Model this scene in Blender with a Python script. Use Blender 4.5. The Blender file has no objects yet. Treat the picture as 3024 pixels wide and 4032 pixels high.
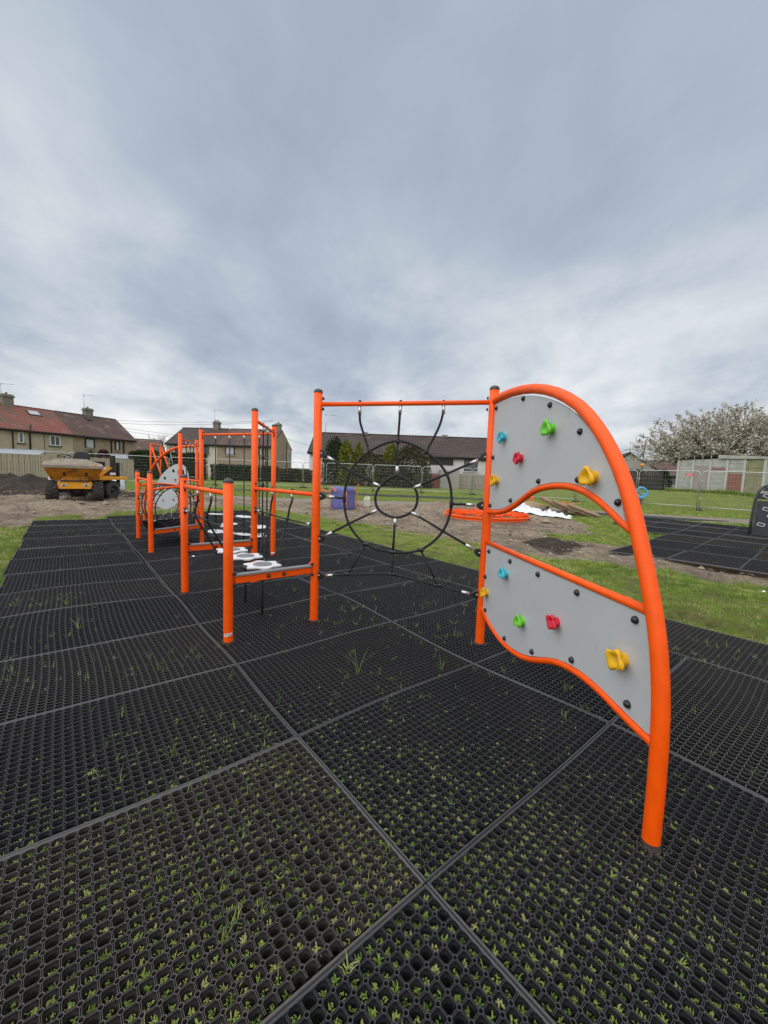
import bpy, bmesh, math, random
import numpy as np
from mathutils import Vector, Matrix, Euler
random.seed(7); RNG = np.random.default_rng(11)
S = bpy.context.scene
COL = S.collection
R = math.radians

# ------------------------------------------------------------------ camera
EYE = 1.43
cam = bpy.data.cameras.new('camera'); cam.sensor_width = 36.0; cam.sensor_fit = 'AUTO'
cam.lens = 1567.4 / 4032 * 36.0; cam.clip_start = 0.05; cam.clip_end = 900
cob = bpy.data.objects.new('camera', cam); COL.objects.link(cob)
_p, _r = 0.0922, -0.0362
fw = Vector((0, math.cos(_p), -math.sin(_p))); dn = Vector((0, -math.sin(_p), -math.cos(_p))); rt = Vector((1, 0, 0))
cr, dd = (math.cos(_r)*rt + math.sin(_r)*dn), (-math.sin(_r)*rt + math.cos(_r)*dn)
cob.matrix_world = Matrix(((cr.x, -dd.x, -fw.x, 0), (cr.y, -dd.y, -fw.y, 0), (cr.z, -dd.z, -fw.z, EYE), (0, 0, 0, 1)))
S.camera = cob

# ------------------------------------------------------------------ sky (overcast) and sun
SUN_EL, SUN_AZ = 66, 222            # azimuth of the sun, clockwise from +Y
W = bpy.data.worlds.new('World'); S.world = W; W.use_nodes = True
nt = W.node_tree; nt.nodes.clear()
def wn(t, **k):
    n = nt.nodes.new(t)
    for a, b in k.items(): setattr(n, a, b)
    return n
def wl(a, b): nt.links.new(a, b)
def wmath(op, a, b=None, clamp=False):
    n = wn('ShaderNodeMath', operation=op, use_clamp=clamp)
    for i, x in enumerate((a, b)):
        if x is None: continue
        if isinstance(x, (int, float)): n.inputs[i].default_value = x
        else: wl(x, n.inputs[i])
    return n.outputs[0]
out = wn('ShaderNodeOutputWorld')
sky = wn('ShaderNodeTexSky', sky_type='NISHITA', sun_disc=False, sun_elevation=R(SUN_EL), sun_rotation=R(SUN_AZ), air_density=1.2, dust_density=3.0)
bg1 = wn('ShaderNodeBackground'); bg1.inputs[1].default_value = 0.05; wl(sky.outputs[0], bg1.inputs[0])
tc = wn('ShaderNodeTexCoord'); sep = wn('ShaderNodeSeparateXYZ'); wl(tc.outputs['Generated'], sep.inputs[0])
zc = wmath('MAXIMUM', sep.outputs[2], 0.0)
den = wmath('ADD', zc, 0.26)
cx_ = wmath('DIVIDE', sep.outputs[0], den); cy_ = wmath('DIVIDE', sep.outputs[1], den)
comb = wn('ShaderNodeCombineXYZ'); wl(cx_, comb.inputs[0]); wl(cy_, comb.inputs[1])
def cloud(scale, rot, sx, sy, detail, rough, dist, off):
    m = wn('ShaderNodeMapping'); m.inputs['Rotation'].default_value = (0, 0, R(rot)); m.inputs['Scale'].default_value = (sx, sy, 1); m.inputs['Location'].default_value = off
    wl(comb.outputs[0], m.inputs[0])
    n = wn('ShaderNodeTexNoise'); n.inputs['Scale'].default_value = scale; n.inputs['Detail'].default_value = detail
    n.inputs['Roughness'].default_value = rough; n.inputs['Distortion'].default_value = dist
    wl(m.outputs[0], n.inputs[0]); return n.outputs[0]
c1 = cloud(0.80, 24, 1.0, 0.66, 5, 0.52, 0.15, (2.3, 0.7, 0))       # broad sheets
c2 = cloud(2.2, 30, 1.0, 0.8, 8, 0.58, 0.2, (7.1, 3.2, 0))         # streaks and ragged edges
c3 = cloud(0.22, 0, 1, 1, 2, 0.5, 0.0, (1.0, 5.0, 0))
mixv = wmath('ADD', wmath('ADD', wmath('MULTIPLY', c1, 0.50), wmath('MULTIPLY', c2, 0.32)), wmath('MULTIPLY', c3, 0.18))
# thinner, brighter cloud low over the horizon
lowb = wmath('POWER', wmath('SUBTRACT', 1.0, zc, True), 4.0)
amp = wmath('ADD', 0.40, wmath('MULTIPLY', wmath('POWER', wmath('SUBTRACT', 1.0, zc, True), 2.0), 1.15))
val = wmath('ADD', 0.5, wmath('MULTIPLY', wmath('SUBTRACT', mixv, 0.5), amp))
val = wmath('ADD', val, wmath('MULTIPLY', lowb, 0.19))
ramp = wn('ShaderNodeValToRGB'); wl(val, ramp.inputs[0])
el = ramp.color_ramp.elements
el[0].position = 0.36; el[0].color = (0.310, 0.350, 0.410, 1)
el[1].position = 0.72; el[1].color = (0.97, 0.98, 0.985, 1)
for p, c in ((0.46, (0.375, 0.432, 0.530)), (0.525, (0.465, 0.530, 0.625)), (0.60, (0.66, 0.71, 0.76))):
    e = el.new(p); e.color = (*c, 1)
bg2 = wn('ShaderNodeBackground'); bg2.inputs[1].default_value = 0.53; wl(ramp.outputs[0], bg2.inputs[0])
mx = wn('ShaderNodeMixShader'); mx.inputs[0].default_value = 0.93; wl(bg1.outputs[0], mx.inputs[1]); wl(bg2.outputs[0], mx.inputs[2])
wl(mx.outputs[0], out.inputs[0])
sun = bpy.data.lights.new('sun', 'SUN'); sun.energy = 1.5; sun.angle = R(110); sun.color = (1.0, 0.965, 0.91)
sob = bpy.data.objects.new('sun', sun); COL.objects.link(sob)
sob.rotation_euler = (R(90 - SUN_EL), 0, R(180 - SUN_AZ)); sob.location = (-6, -8, 14)
S.view_settings.view_transform = 'Standard'; S.view_settings.look = 'None'; S.view_settings.gamma = 1.0
S.view_settings.exposure = 0.95; S.view_settings.use_curve_mapping = False
S.render.engine = 'CYCLES'; S.cycles.max_bounces = 6; S.cycles.diffuse_bounces = 3; S.cycles.glossy_bounces = 3
S.cycles.transparent_max_bounces = 12; S.cycles.use_denoising = True

# ------------------------------------------------------------------ helpers
ORG = {}
def put(o, parent, loc=None):
    COL.objects.link(o)
    if parent is not None: o.parent = parent
    if loc is not None: o.location = loc
    return o
def worg(o): return ORG.get(o.name, Vector((0, 0, 0)))
def empty(name, loc, label=None, cat=None, group=None, kind=None):
    o = bpy.data.objects.new(name, None); o.empty_display_size = 0.2
    put(o, None, loc); ORG[o.name] = Vector(loc); tag(o, label, cat, group, kind); return o
def tag(o, label=None, cat=None, group=None, kind=None):
    if label: o['label'] = label
    if cat: o['category'] = cat
    if group: o['group'] = group
    if kind: o['kind'] = kind
    return o
def V3(*a): return Vector(a)
def frame_from(axis, up=(0, 0, 1)):
    a = Vector(axis).normalized(); u = Vector(up)
    if abs(a.dot(u)) > 0.99: u = Vector((1, 0, 0))
    x = u.cross(a).normalized(); y = a.cross(x).normalized()
    return x, y, a
class MB:
    def __init__(s): s.v = []; s.f = []; s.m = []; s.sm = []; s.cur = 0; s.smooth = False
    def add(s, vs, fs, smooth=None):
        b = len(s.v); s.v.extend([tuple(p) for p in vs])
        sm = s.smooth if smooth is None else smooth
        for f in fs: s.f.append(tuple(i + b for i in f)); s.m.append(s.cur); s.sm.append(sm)
        return s
    def box(s, c, d, rot=None):
        c = Vector(c); hx, hy, hz = d[0]/2, d[1]/2, d[2]/2; vs = []
        for z in (-hz, hz):
            for x, y in ((-hx, -hy), (hx, -hy), (hx, hy), (-hx, hy)):
                p = Vector((x, y, z)); vs.append(c + (rot @ p if rot else p))
        return s.add(vs, [(0, 3, 2, 1), (4, 5, 6, 7), (0, 1, 5, 4), (1, 2, 6, 5), (2, 3, 7, 6), (3, 0, 4, 7)], False)
    def bar(s, a, b, w, h, up=(0, 0, 1)):
        a, b = Vector(a), Vector(b); x, y, z = frame_from(b - a, up)
        vs = [p + x*i*w/2 + y*j*h/2 for p in (a, b) for i, j in ((-1, -1), (1, -1), (1, 1), (-1, 1))]
        return s.add(vs, [(0, 3, 2, 1), (4, 5, 6, 7), (0, 1, 5, 4), (1, 2, 6, 5), (2, 3, 7, 6), (3, 0, 4, 7)], False)
    def tube(s, path, r, n=10, caps=True, closed=False):
        P = [Vector(p) for p in path]; k = len(P)
        rs = r if isinstance(r, (list, tuple)) else [r]*k
        vs = []; X = None
        for i in range(k):
            if closed: t = (P[(i+1) % k] - P[i-1]).normalized()
            else: t = (P[min(i+1, k-1)] - P[max(i-1, 0)]).normalized()
            if X is None: X = frame_from(t)[0]
            else:
                X = (X - t*X.dot(t))
                X = X.normalized() if X.length > 1e-6 else frame_from(t)[0]
            Y = t.cross(X)
            for j in range(n):
                a = 2*math.pi*j/n; vs.append(P[i] + (X*math.cos(a) + Y*math.sin(a))*rs[i])
        fs = []
        for i in range(k if closed else k-1):
            i2 = (i+1) % k
            for j in range(n): fs.append((i*n+j, i*n+(j+1) % n, i2*n+(j+1) % n, i2*n+j))
        s.add(vs, fs, True)
        if caps and not closed:
            b = len(s.v) - len(vs)
            s.f.append(tuple(b + j for j in reversed(range(n)))); s.m.append(s.cur); s.sm.append(False)
            s.f.append(tuple(b + (k-1)*n + j for j in range(n))); s.m.append(s.cur); s.sm.append(False)
        return s
    def lathe(s, base, axis, prof, n=16, mod=None, rot=0.0, smooth=True, cap=True):
        x, y, a = frame_from(axis); base = Vector(base); vs = []; k = len(prof)
        for i, (r, h) in enumerate(prof):
            for j in range(n):
                t = 2*math.pi*j/n + rot; q = r*(mod(i, t) if mod else 1.0)
                vs.append(base + a*h + (x*math.cos(t) + y*math.sin(t))*q)
        fs = [(i*n+j, i*n+(j+1) % n, (i+1)*n+(j+1) % n, (i+1)*n+j) for i in range(k-1) for j in range(n)]
        s.add(vs, fs, smooth)
        if cap:
            b = len(s.v) - len(vs)
            s.f.append(tuple(b + (k-1)*n + j for j in range(n))); s.m.append(s.cur); s.sm.append(smooth)
        return s
    def dome(s, c, axis, r, h=None, n=10, rings=3):
        h = h or r
        pr = [(r, 0)] + [(r*math.cos(i*math.pi/2/rings), h*math.sin(i*math.pi/2/rings)) for i in range(1, rings)] + [(r*0.12, h)]
        return s.lathe(c, axis, pr, n)
    def ball(s, c, r, n=10, rings=6, sc=(1, 1, 1)):
        c = Vector(c); vs = []
        for i in range(rings+1):
            t = math.pi*i/rings
            for j in range(n):
                a = 2*math.pi*j/n; vs.append(c + Vector((sc[0]*r*math.sin(t)*math.cos(a), sc[1]*r*math.sin(t)*math.sin(a), sc[2]*r*math.cos(t))))
        return s.add(vs, [(i*n+j, (i+1)*n+j, (i+1)*n+(j+1) % n, i*n+(j+1) % n) for i in range(rings) for j in range(n)], True)
    def plate(s, pts, n, th):
        """polygon outline (3D points) extruded by th along n, front and back capped"""
        n = Vector(n).normalized(); P = [Vector(p) for p in pts]; k = len(P)
        vs = [p + n*th/2 for p in P] + [p - n*th/2 for p in P]
        fs = [tuple(range(k)), tuple(reversed(range(k, 2*k)))] + [(i, i+k, (i+1) % k + k, (i+1) % k) for i in range(k)]
        return s.add(vs, fs, False)
    def build(s, name, mats, parent=None, loc=None, bevel=0):
        me = bpy.data.meshes.new(name)
        o0 = worg(parent) if parent is not None else (Vector(loc) if loc is not None else Vector((0, 0, 0)))
        me.from_pydata([(p[0]-o0.x, p[1]-o0.y, p[2]-o0.z) for p in s.v], [], s.f)
        for m in (mats if isinstance(mats, (list, tuple)) else [mats]): me.materials.append(m)
        me.polygons.foreach_set('material_index', s.m); me.polygons.foreach_set('use_smooth', s.sm)
        me.update()
        o = bpy.data.objects.new(name, me); put(o, parent, None if parent is not None else o0)
        ORG[o.name] = o0
        if bevel:
            b = o.modifiers.new('bevel', 'BEVEL'); b.width = bevel; b.segments = 2; b.limit_method = 'ANGLE'
        return o
def mesh_np(name, Vt, Fq, mat, attrs=None, smooth=False, parent=None):
    me = bpy.data.meshes.new(name); n, k = Fq.shape
    me.vertices.add(len(Vt)); me.vertices.foreach_set('co', np.ascontiguousarray(Vt, dtype=np.float32).ravel())
    me.loops.add(n*k); me.loops.foreach_set('vertex_index', np.ascontiguousarray(Fq, dtype=np.int32).ravel())
    me.polygons.add(n); me.polygons.foreach_set('loop_start', np.arange(0, n*k, k, dtype=np.int32))
    me.polygons.foreach_set('use_smooth', np.full(n, smooth))
    for m in (mat if isinstance(mat, (list, tuple)) else [mat]): me.materials.append(m)
    for a, d in (attrs or {}).items():
        at = me.attributes.new(a, 'FLOAT', 'POINT'); at.data.foreach_set('value', np.ascontiguousarray(d, dtype=np.float32))
    me.update(calc_edges=True)
    o = bpy.data.objects.new(name, me); put(o, parent); ORG[o.name] = Vector((0, 0, 0)); return o
def share(name, me, parent, loc, rotz=0, scale=None):
    o = bpy.data.objects.new(name, me); put(o, parent, Vector(loc) - worg(parent) if parent is not None else loc)
    o.rotation_euler = (0, 0, rotz)
    if scale: o.scale = scale
    return o
def catmull(P, n=6):
    P = [Vector(p) for p in P]; out = []
    for i in range(len(P)-1):
        a, b, c, d = P[max(i-1, 0)], P[i], P[i+1], P[min(i+2, len(P)-1)]
        for k in range(n):
            t = k/n; out.append(0.5*((2*b) + (c-a)*t + (2*a-5*b+4*c-d)*t*t + (3*b-a-3*c+d)*t**3))
    return out + [P[-1]]
def smoothstep(a, b, x):
    t = np.clip((x-a)/(b-a), 0, 1); return t*t*(3-2*t)
def vnoise(x, y, seed=0):
    """cheap smooth value noise on numpy arrays"""
    xi = np.floor(x).astype(np.int64); yi = np.floor(y).astype(np.int64); fx = x-xi; fy = y-yi
    def h(a, b):
        v = (a*374761393 + b*668265263 + seed*974711) & 0x7fffffff
        v = ((v ^ (v >> 13))*1274126177) & 0x7fffffff
        return ((v ^ (v >> 16)) & 0xffff)/65535.0
    ux = fx*fx*(3-2*fx); uy = fy*fy*(3-2*fy)
    return (h(xi, yi)*(1-ux) + h(xi+1, yi)*ux)*(1-uy) + (h(xi, yi+1)*(1-ux) + h(xi+1, yi+1)*ux)*uy
def fbm(x, y, seed=0, o=4):
    s = 0; a = 0.5
    for i in range(o): s = s + a*vnoise(x*2**i, y*2**i, seed+i); a *= 0.5
    return s
def inpoly(x, y, poly):
    r = np.zeros(x.shape, bool); n = len(poly); j = n-1
    for i in range(n):
        (xi, yi), (xj, yj) = poly[i], poly[j]
        c = ((yi > y) != (yj > y)) & (x < (xj-xi)*(y-yi)/((yj-yi) if yj != yi else 1e-9) + xi)
        r ^= c; j = i
    return r

# ------------------------------------------------------------------ materials
def M(name, col, rough=0.6, metal=0.0, var=0.0, vscale=6.0, bump=0.0, bscale=40.0, col2=None, c2scale=3.0, c2lo=0.5, c2hi=0.65, spec=0.5, stretch=None, trans=0.0, coat=0.0):
    m = bpy.data.materials.new(name); m.use_nodes = True; t = m.node_tree; b = t.nodes['Principled BSDF']
    b.inputs['Roughness'].default_value = rough; b.inputs['Metallic'].default_value = metal; b.inputs['Specular IOR Level'].default_value = spec
    b.inputs['Base Color'].default_value = (*col, 1)
    if trans: b.inputs['Transmission Weight'].default_value = trans
    if coat: b.inputs['Coat Weight'].default_value = coat
    tcn = t.nodes.new('ShaderNodeTexCoord'); co = tcn.outputs['Object']
    if stretch:
        mp = t.nodes.new('ShaderNodeMapping'); mp.inputs['Scale'].default_value = stretch; t.links.new(co, mp.inputs[0]); co = mp.outputs[0]
    def noise(sc, det=5, ro=0.6):
        n = t.nodes.new('ShaderNodeTexNoise'); n.inputs['Scale'].default_value = sc; n.inputs['Detail'].default_value = det; n.inputs['Roughness'].default_value = ro
        t.links.new(co, n.inputs[0]); return n
    cur = None
    if var:
        n = noise(vscale); mr = t.nodes.new('ShaderNodeMapRange'); mr.inputs[3].default_value = 1-var; mr.inputs[4].default_value = 1+var
        mr.inputs[1].default_value = 0.3; mr.inputs[2].default_value = 0.7; t.links.new(n.outputs[0], mr.inputs[0])
        mm = t.nodes.new('ShaderNodeMix'); mm.data_type = 'RGBA'; mm.blend_type = 'MULTIPLY'; mm.inputs[0].default_value = 1
        mm.inputs[6].default_value = (*col, 1); t.links.new(mr.outputs[0], mm.inputs[7]); cur = mm.outputs[2]
    if col2:
        n = noise(c2scale, 6, 0.65); mr = t.nodes.new('ShaderNodeMapRange'); mr.interpolation_type = 'SMOOTHSTEP'
        mr.inputs[1].default_value = c2lo; mr.inputs[2].default_value = c2hi; t.links.new(n.outputs[0], mr.inputs[0])
        mm = t.nodes.new('ShaderNodeMix'); mm.data_type = 'RGBA'; t.links.new(mr.outputs[0], mm.inputs[0])
        if cur: t.links.new(cur, mm.inputs[6])
        else: mm.inputs[6].default_value = (*col, 1)
        mm.inputs[7].default_value = (*col2, 1); cur = mm.outputs[2]
    if cur: t.links.new(cur, b.inputs['Base Color'])
    if bump:
        n = noise(bscale, 4); bp = t.nodes.new('ShaderNodeBump'); bp.inputs['Strength'].default_value = bump; bp.inputs['Distance'].default_value = 0.02
        t.links.new(n.outputs[0], bp.inputs['Height']); t.links.new(bp.outputs[0], b.inputs['Normal'])
    return m
def leafmat(name, stops, rough=0.6, trans=0.25):
    """foliage: colour picked per leaf by the 'tint' attribute"""
    m = bpy.data.materials.new(name); m.use_nodes = True; t = m.node_tree; b = t.nodes['Principled BSDF']
    a = t.nodes.new('ShaderNodeAttribute'); a.attribute_name = 'tint'
    r = t.nodes.new('ShaderNodeValToRGB'); t.links.new(a.outputs['Fac'], r.inputs[0])
    e = r.color_ramp.elements; e[0].position = stops[0][0]; e[0].color = (*stops[0][1], 1); e[1].position = stops[-1][0]; e[1].color = (*stops[-1][1], 1)
    for p, c in stops[1:-1]: q = e.new(p); q.color = (*c, 1)
    t.links.new(r.outputs[0], b.inputs['Base Color']); b.inputs['Roughness'].default_value = rough; b.inputs['Specular IOR Level'].default_value = 0.25
    if trans:
        tr = t.nodes.new('ShaderNodeBsdfTranslucent'); t.links.new(r.outputs[0], tr.inputs[0])
        mx = t.nodes.new('ShaderNodeMixShader'); mx.inputs[0].default_value = trans
        t.links.new(b.outputs[0], mx.inputs[1]); t.links.new(tr.outputs[0], mx.inputs[2])
        t.links.new(mx.outputs[0], t.nodes['Material Output'].inputs[0])
    return m
ORANGE = M('orange_powder_coat', (1.0, 0.104, 0.001), 0.40, spec=.32, var=0.09, vscale=14, bump=0.14, bscale=300, col2=(0.62, 0.115, 0.045), c2scale=11, c2lo=0.64, c2hi=0.80)
CAP = M('dark_rubber_cap', (0.045, 0.047, 0.05), 0.5, var=0.2, vscale=30)
BOLT = M('black_plastic', (0.016, 0.016, 0.018), 0.38)
GREYP = M('grey_panel', (0.51, 0.53, 0.545), 0.5, var=0.045, vscale=2.2, bump=0.06, bscale=350, col2=(0.385, 0.395, 0.40), c2scale=4.5, c2lo=0.60, c2hi=0.78)
WHITEP = M('white_plastic_board', (0.72, 0.73, 0.74), 0.5, var=0.05)
ROPE = M('black_rope', (0.014, 0.014, 0.016), 0.7, bump=0.5, bscale=120)
ALU = M('aluminium_sleeve', (0.60, 0.61, 0.62), 0.32, metal=0.85, var=0.08, vscale=40)
STEEL = M('galvanised_steel', (0.50, 0.52, 0.53), 0.42, metal=0.7, var=0.12, vscale=20)
PLATE = M('grey_tread_plate', (0.21, 0.215, 0.22), 0.55, var=0.12, vscale=12)
HOLD = {k: M('hold_' + k, c, 0.5, var=0.06, vscale=25, bump=0.25, bscale=160) for k, c in dict(yellow=(0.88, 0.47, 0.006), red=(0.70, 0.018, 0.045), green=(0.17, 0.62, 0.035), cyan=(0.06, 0.52, 0.62)).items()}
FOOTSOIL = M('soil_at_post', (.040, .032, .025), .95, var=.4, vscale=60, bump=.8, bscale=150)
STICK = M('white_sticker', (0.8, 0.8, 0.8), 0.5)
BLACKINK = M('black_print', (0.01, 0.01, 0.01), 0.6)

# ------------------------------------------------------------------ ground
def u_wave(x, y):
    """small lumps of the lawn that the mats follow"""
    return smoothstep(1.3, 3.6, np.hypot(x, y))*(0.030*np.sin(0.9*x + 1.9*y + 0.6)*np.sin(1.5*x - 0.7*y) + 0.020*np.sin(2.3*x + 0.4*y)*np.sin(1.7*y + 0.8) + 0.02*smoothstep(6, 12, np.hypot(x, y))*np.sin(0.8*y + 0.6*x))
def zg(x, y):
    r = np.hypot(x, y)
    return 0.2*smoothstep(12, 26, r) + 0.8*smoothstep(19, 27, y)*smoothstep(13, 19, x)
DIRT = [(-34, 4), (-8.6, 8.5), (-8.3, 9.3), (-9, 10.4), (-8.2, 12), (-6.6, 13.6), (-5.6, 15.6), (-4.6, 15.1), (-2.7, 13.4), (-.3, 10.9), (1.35, 9.45), (2, 8.5), (3.14, 7.2), (4.2, 7.2), (4.8, 6.7), (5, 5.9), (5.7, 5.6), (9, 3.6), (11, 7), (6, 8.8), (4.9, 9.4), (4.4, 10.1), (3.9, 10.2), (5.6, 11), (6.4, 12.4), (6.9, 14.2), (7.0, 15.8), (5.6, 17.3), (5.2, 19), (-.15, 18.9), (-3.7, 18.9), (-8.2, 18.6), (-12.9, 20.9), (-15.8, 19.0), (-17.3, 18.4), (-36, 17)]
TAN = [(-13, 20.7), (-8, 19.4), (-.2, 20.2), (5.7, 20.9), (11.8, 17.7), (15, 16.3), (27, 12.2), (25, 10.2), (13.4, 14.6), (10.4, 15.7), (5.2, 18.4), (-.2, 18.4), (-8, 18.2), (-12.9, 20.0)]
DARKS = [[(-17.5, 15.2), (-13, 15.5), (-9.3, 17.2), (-10, 19.5), (-17, 18.5)], [(3.2, 8.1), (4.4, 8.3), (5.1, 9.2), (4.0, 9.8), (3.1, 9.3)], [(8.3, 10.6), (9.8, 12.3), (9.3, 13.4), (7.4, 12.1), (6.6, 10.6)]]
A_ = np.array([-0.63027, 0.77637]); B_ = np.array([0.77637, 0.63027]); O_ = np.array([-1.27, 3.23])
def stw(s, t, z=0.0): p = O_ + A_*s + B_*t; return Vector((float(p[0]), float(p[1]), z))
ROW0 = -2.44; MA, MBW = 1.0, 1.55; T0 = -1.65
MATPOLY = [tuple(stw(s, t)[:2]) for s, t in ((-7.4, T0), (9.5, T0), (10.5, -.1), (10.5, 3.0), (10.6, 4.0), (-7.4, 4.0))]
def axis_coords(lo, hi, step, far_lo, far_hi, g=1.16):
    c = list(np.arange(lo, hi+1e-6, step)); d = step
    while c[-1] < far_hi: d *= g; c.append(c[-1]+d)
    d = step
    while c[0] > far_lo: d *= g; c.insert(0, c[0]-d)
    return np.array(c)
gx = axis_coords(-18, 19, 0.14, -260, 260); gy = axis_coords(-0.5, 29, 0.14, -60, 420)
GX, GY = np.meshgrid(gx, gy); fx, fy = GX.ravel(), GY.ravel()
jx = fx + (fbm(fx*0.9, fy*0.9, 3)-.5)*1.3; jy = fy + (fbm(fx*0.9+31, fy*0.9, 5)-.5)*1.3
def soft(poly, x, y, e=0.22):
    s = np.zeros(x.shape)
    for dx, dy in ((0, 0), (e, 0), (-e, 0), (0, e), (0, -e)): s += inpoly(x+dx, y+dy, poly)
    return s/5
a_dirt = soft(DIRT, jx, jy); a_tan = soft(TAN, fx + (fbm(fx, fy, 9)-.5)*.5, fy + (fbm(fx, fy, 19)-.5)*.5)
a_dark = np.zeros(fx.shape)
for p in DARKS: a_dark = np.maximum(a_dark, soft(p, jx, jy, 0.4))
a_mat = inpoly(fx, fy, MATPOLY).astype(float)
near = smoothstep(60, 25, np.hypot(fx, fy))
gz_ = zg(fx, fy) + near*((fbm(fx*0.8, fy*0.8, 21)-.47)*0.10*(0.35 + 1.6*a_dirt) + (fbm(fx*3.1, fy*3.1, 41)-.47)*0.15*a_dirt*(1-a_tan) + (fbm(fx*1.2+fy*.5, fy*2.6, 47)-.47)*.10*a_dirt*(1-a_tan))
gz_ += 0.42*np.exp(-(((fx-2.7)/1.6)**2 + ((fy-16.6)/0.8)**2))*(0.75+.5*fbm(fx*2, fy*2, 8))    # low heap of sand behind the net
gz_ += 0.20*np.exp(-(((fx+11)/2.2)**2 + ((fy-13.0)/0.6)**2))                                    # hump in front of the dumper
gz_ = np.where(a_mat > 0, np.minimum(u_wave(fx, fy)-0.085, gz_), gz_ - 0.012)
edge = soft(MATPOLY, fx, fy, 0.5); gz_ = np.where((a_mat == 0) & (edge > 0), np.minimum(gz_, u_wave(fx, fy)-0.055), gz_)
ny, nx = GX.shape; idx = np.arange(nx*ny).reshape(ny, nx)
GF = np.stack([idx[:-1, :-1].ravel(), idx[:-1, 1:].ravel(), idx[1:, 1:].ravel(), idx[1:, :-1].ravel()], 1)
GM = bpy.data.materials.new('lawn_and_soil'); GM.use_nodes = True; t = GM.node_tree; pb = t.nodes['Principled BSDF']
pb.inputs['Roughness'].default_value = 0.95; pb.inputs['Specular IOR Level'].default_value = 0.15
def gnoise(sc, det=6, ro=0.6, dist=0.0):
    n = t.nodes.new('ShaderNodeTexNoise'); n.inputs['Scale'].default_value = sc; n.inputs['Detail'].default_value = det; n.inputs['Roughness'].default_value = ro; n.inputs['Distortion'].default_value = dist
    t.links.new(gtc.outputs['Object'], n.inputs[0]); return n.outputs[0]
gtc = t.nodes.new('ShaderNodeTexCoord')
def gramp(f, *st):
    r = t.nodes.new('ShaderNodeValToRGB'); t.links.new(f, r.inputs[0]); e = r.color_ramp.elements
    e[0].position, e[0].color = st[0][0], (*st[0][1], 1); e[1].position, e[1].color = st[-1][0], (*st[-1][1], 1)
    for p, c in st[1:-1]: q = e.new(p); q.color = (*c, 1)
    return r.outputs[0]
def gmix(f, a, b):
    m = t.nodes.new('ShaderNodeMix'); m.data_type = 'RGBA'; t.links.new(f, m.inputs[0]); t.links.new(a, m.inputs[6]); t.links.new(b, m.inputs[7]); return m.outputs[2]
def gmask(name, lo=0.40, hi=0.62, ns=7.0, na=0.55):
    a = t.nodes.new('ShaderNodeAttribute'); a.attribute_name = name
    n = gnoise(ns, 5, 0.7); s1 = t.nodes.new('ShaderNodeMath'); s1.operation = 'MULTIPLY_ADD'; s1.inputs[1].default_value = na; s1.inputs[2].default_value = -na/2
    t.links.new(n, s1.inputs[0]); ad = t.nodes.new('ShaderNodeMath'); ad.operation = 'ADD'; t.links.new(a.outputs['Fac'], ad.inputs[0]); t.links.new(s1.outputs[0], ad.inputs[1])
    mr = t.nodes.new('ShaderNodeMapRange'); mr.interpolation_type = 'SMOOTHSTEP'; mr.inputs[1].default_value = lo; mr.inputs[2].default_value = hi; t.links.new(ad.outputs[0], mr.inputs[0]); return mr.outputs[0]
grass_c = gmix(gramp(gnoise(2.6, 7, .7), (0.44, (0, 0, 0)), (0.62, (1, 1, 1))), gramp(gnoise(14, 8, 0.75), (0.3, (0.075, 0.112, 0.018)), (0.52, (0.180, 0.250, 0.042)), (0.72, (0.28, 0.345, 0.072))), gramp(gnoise(11, 8, 0.75), (0.3, (0.075, 0.070, 0.030)), (0.55, (0.19, 0.175, 0.065)), (0.75, (0.31, 0.26, 0.13))))
dirt_c = gmix(gramp(gnoise(1.1, 6), (0.42, (0, 0, 0)), (0.62, (1, 1, 1))), gramp(gnoise(9, 9, 0.8), (0.32, (0.13, 0.098, 0.070)), (0.5, (0.33, 0.262, 0.190)), (0.68, (0.50, 0.415, 0.32))), gramp(gnoise(6, 9, 0.8), (0.3, (0.115, 0.088, 0.068)), (0.55, (0.225, 0.175, 0.132)), (0.78, (0.35, 0.285, 0.22))))
tan_c = gramp(gnoise(7, 8, 0.7), (0.3, (0.24, 0.20, 0.165)), (0.6, (0.33, 0.275, 0.23)), (0.8, (0.40, 0.345, 0.295)))
dark_c = gramp(gnoise(8, 8, 0.7), (0.3, (0.030, 0.024, 0.020)), (0.7, (0.085, 0.066, 0.052)))
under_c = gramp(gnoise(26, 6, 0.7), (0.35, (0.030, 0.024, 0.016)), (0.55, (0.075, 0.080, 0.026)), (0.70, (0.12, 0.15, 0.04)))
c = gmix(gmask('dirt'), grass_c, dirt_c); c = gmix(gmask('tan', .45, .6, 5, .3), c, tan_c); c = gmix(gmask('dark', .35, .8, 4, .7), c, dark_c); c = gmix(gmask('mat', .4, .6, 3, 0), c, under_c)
t.links.new(c, pb.inputs['Base Color'])
bp = t.nodes.new('ShaderNodeBump'); bp.inputs['Strength'].default_value = 1.0; bp.inputs['Distance'].default_value = 0.09; t.links.new(gnoise(11, 10, 0.8), bp.inputs['Height']); t.links.new(bp.outputs[0], pb.inputs['Normal'])
ground = mesh_np('ground', np.stack([fx, fy, gz_], 1), GF, GM, dict(dirt=a_dirt, tan=a_tan, dark=a_dark, mat=a_mat), smooth=True)
tag(ground, 'park lawn with worn bare earth and a tan path', kind='structure')
def ground_z(x, y):
    i = int(np.clip(np.searchsorted(gx, x)-1, 0, nx-2)); j = int(np.clip(np.searchsorted(gy, y)-1, 0, ny-2)); Z = gz_.reshape(ny, nx)
    u = (x-gx[i])/(gx[i+1]-gx[i]); v = (y-gy[j])/(gy[j+1]-gy[j])
    return float((Z[j, i]*(1-u)+Z[j, i+1]*u)*(1-v) + (Z[j+1, i]*(1-u)+Z[j+1, i+1]*u)*v)
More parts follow.
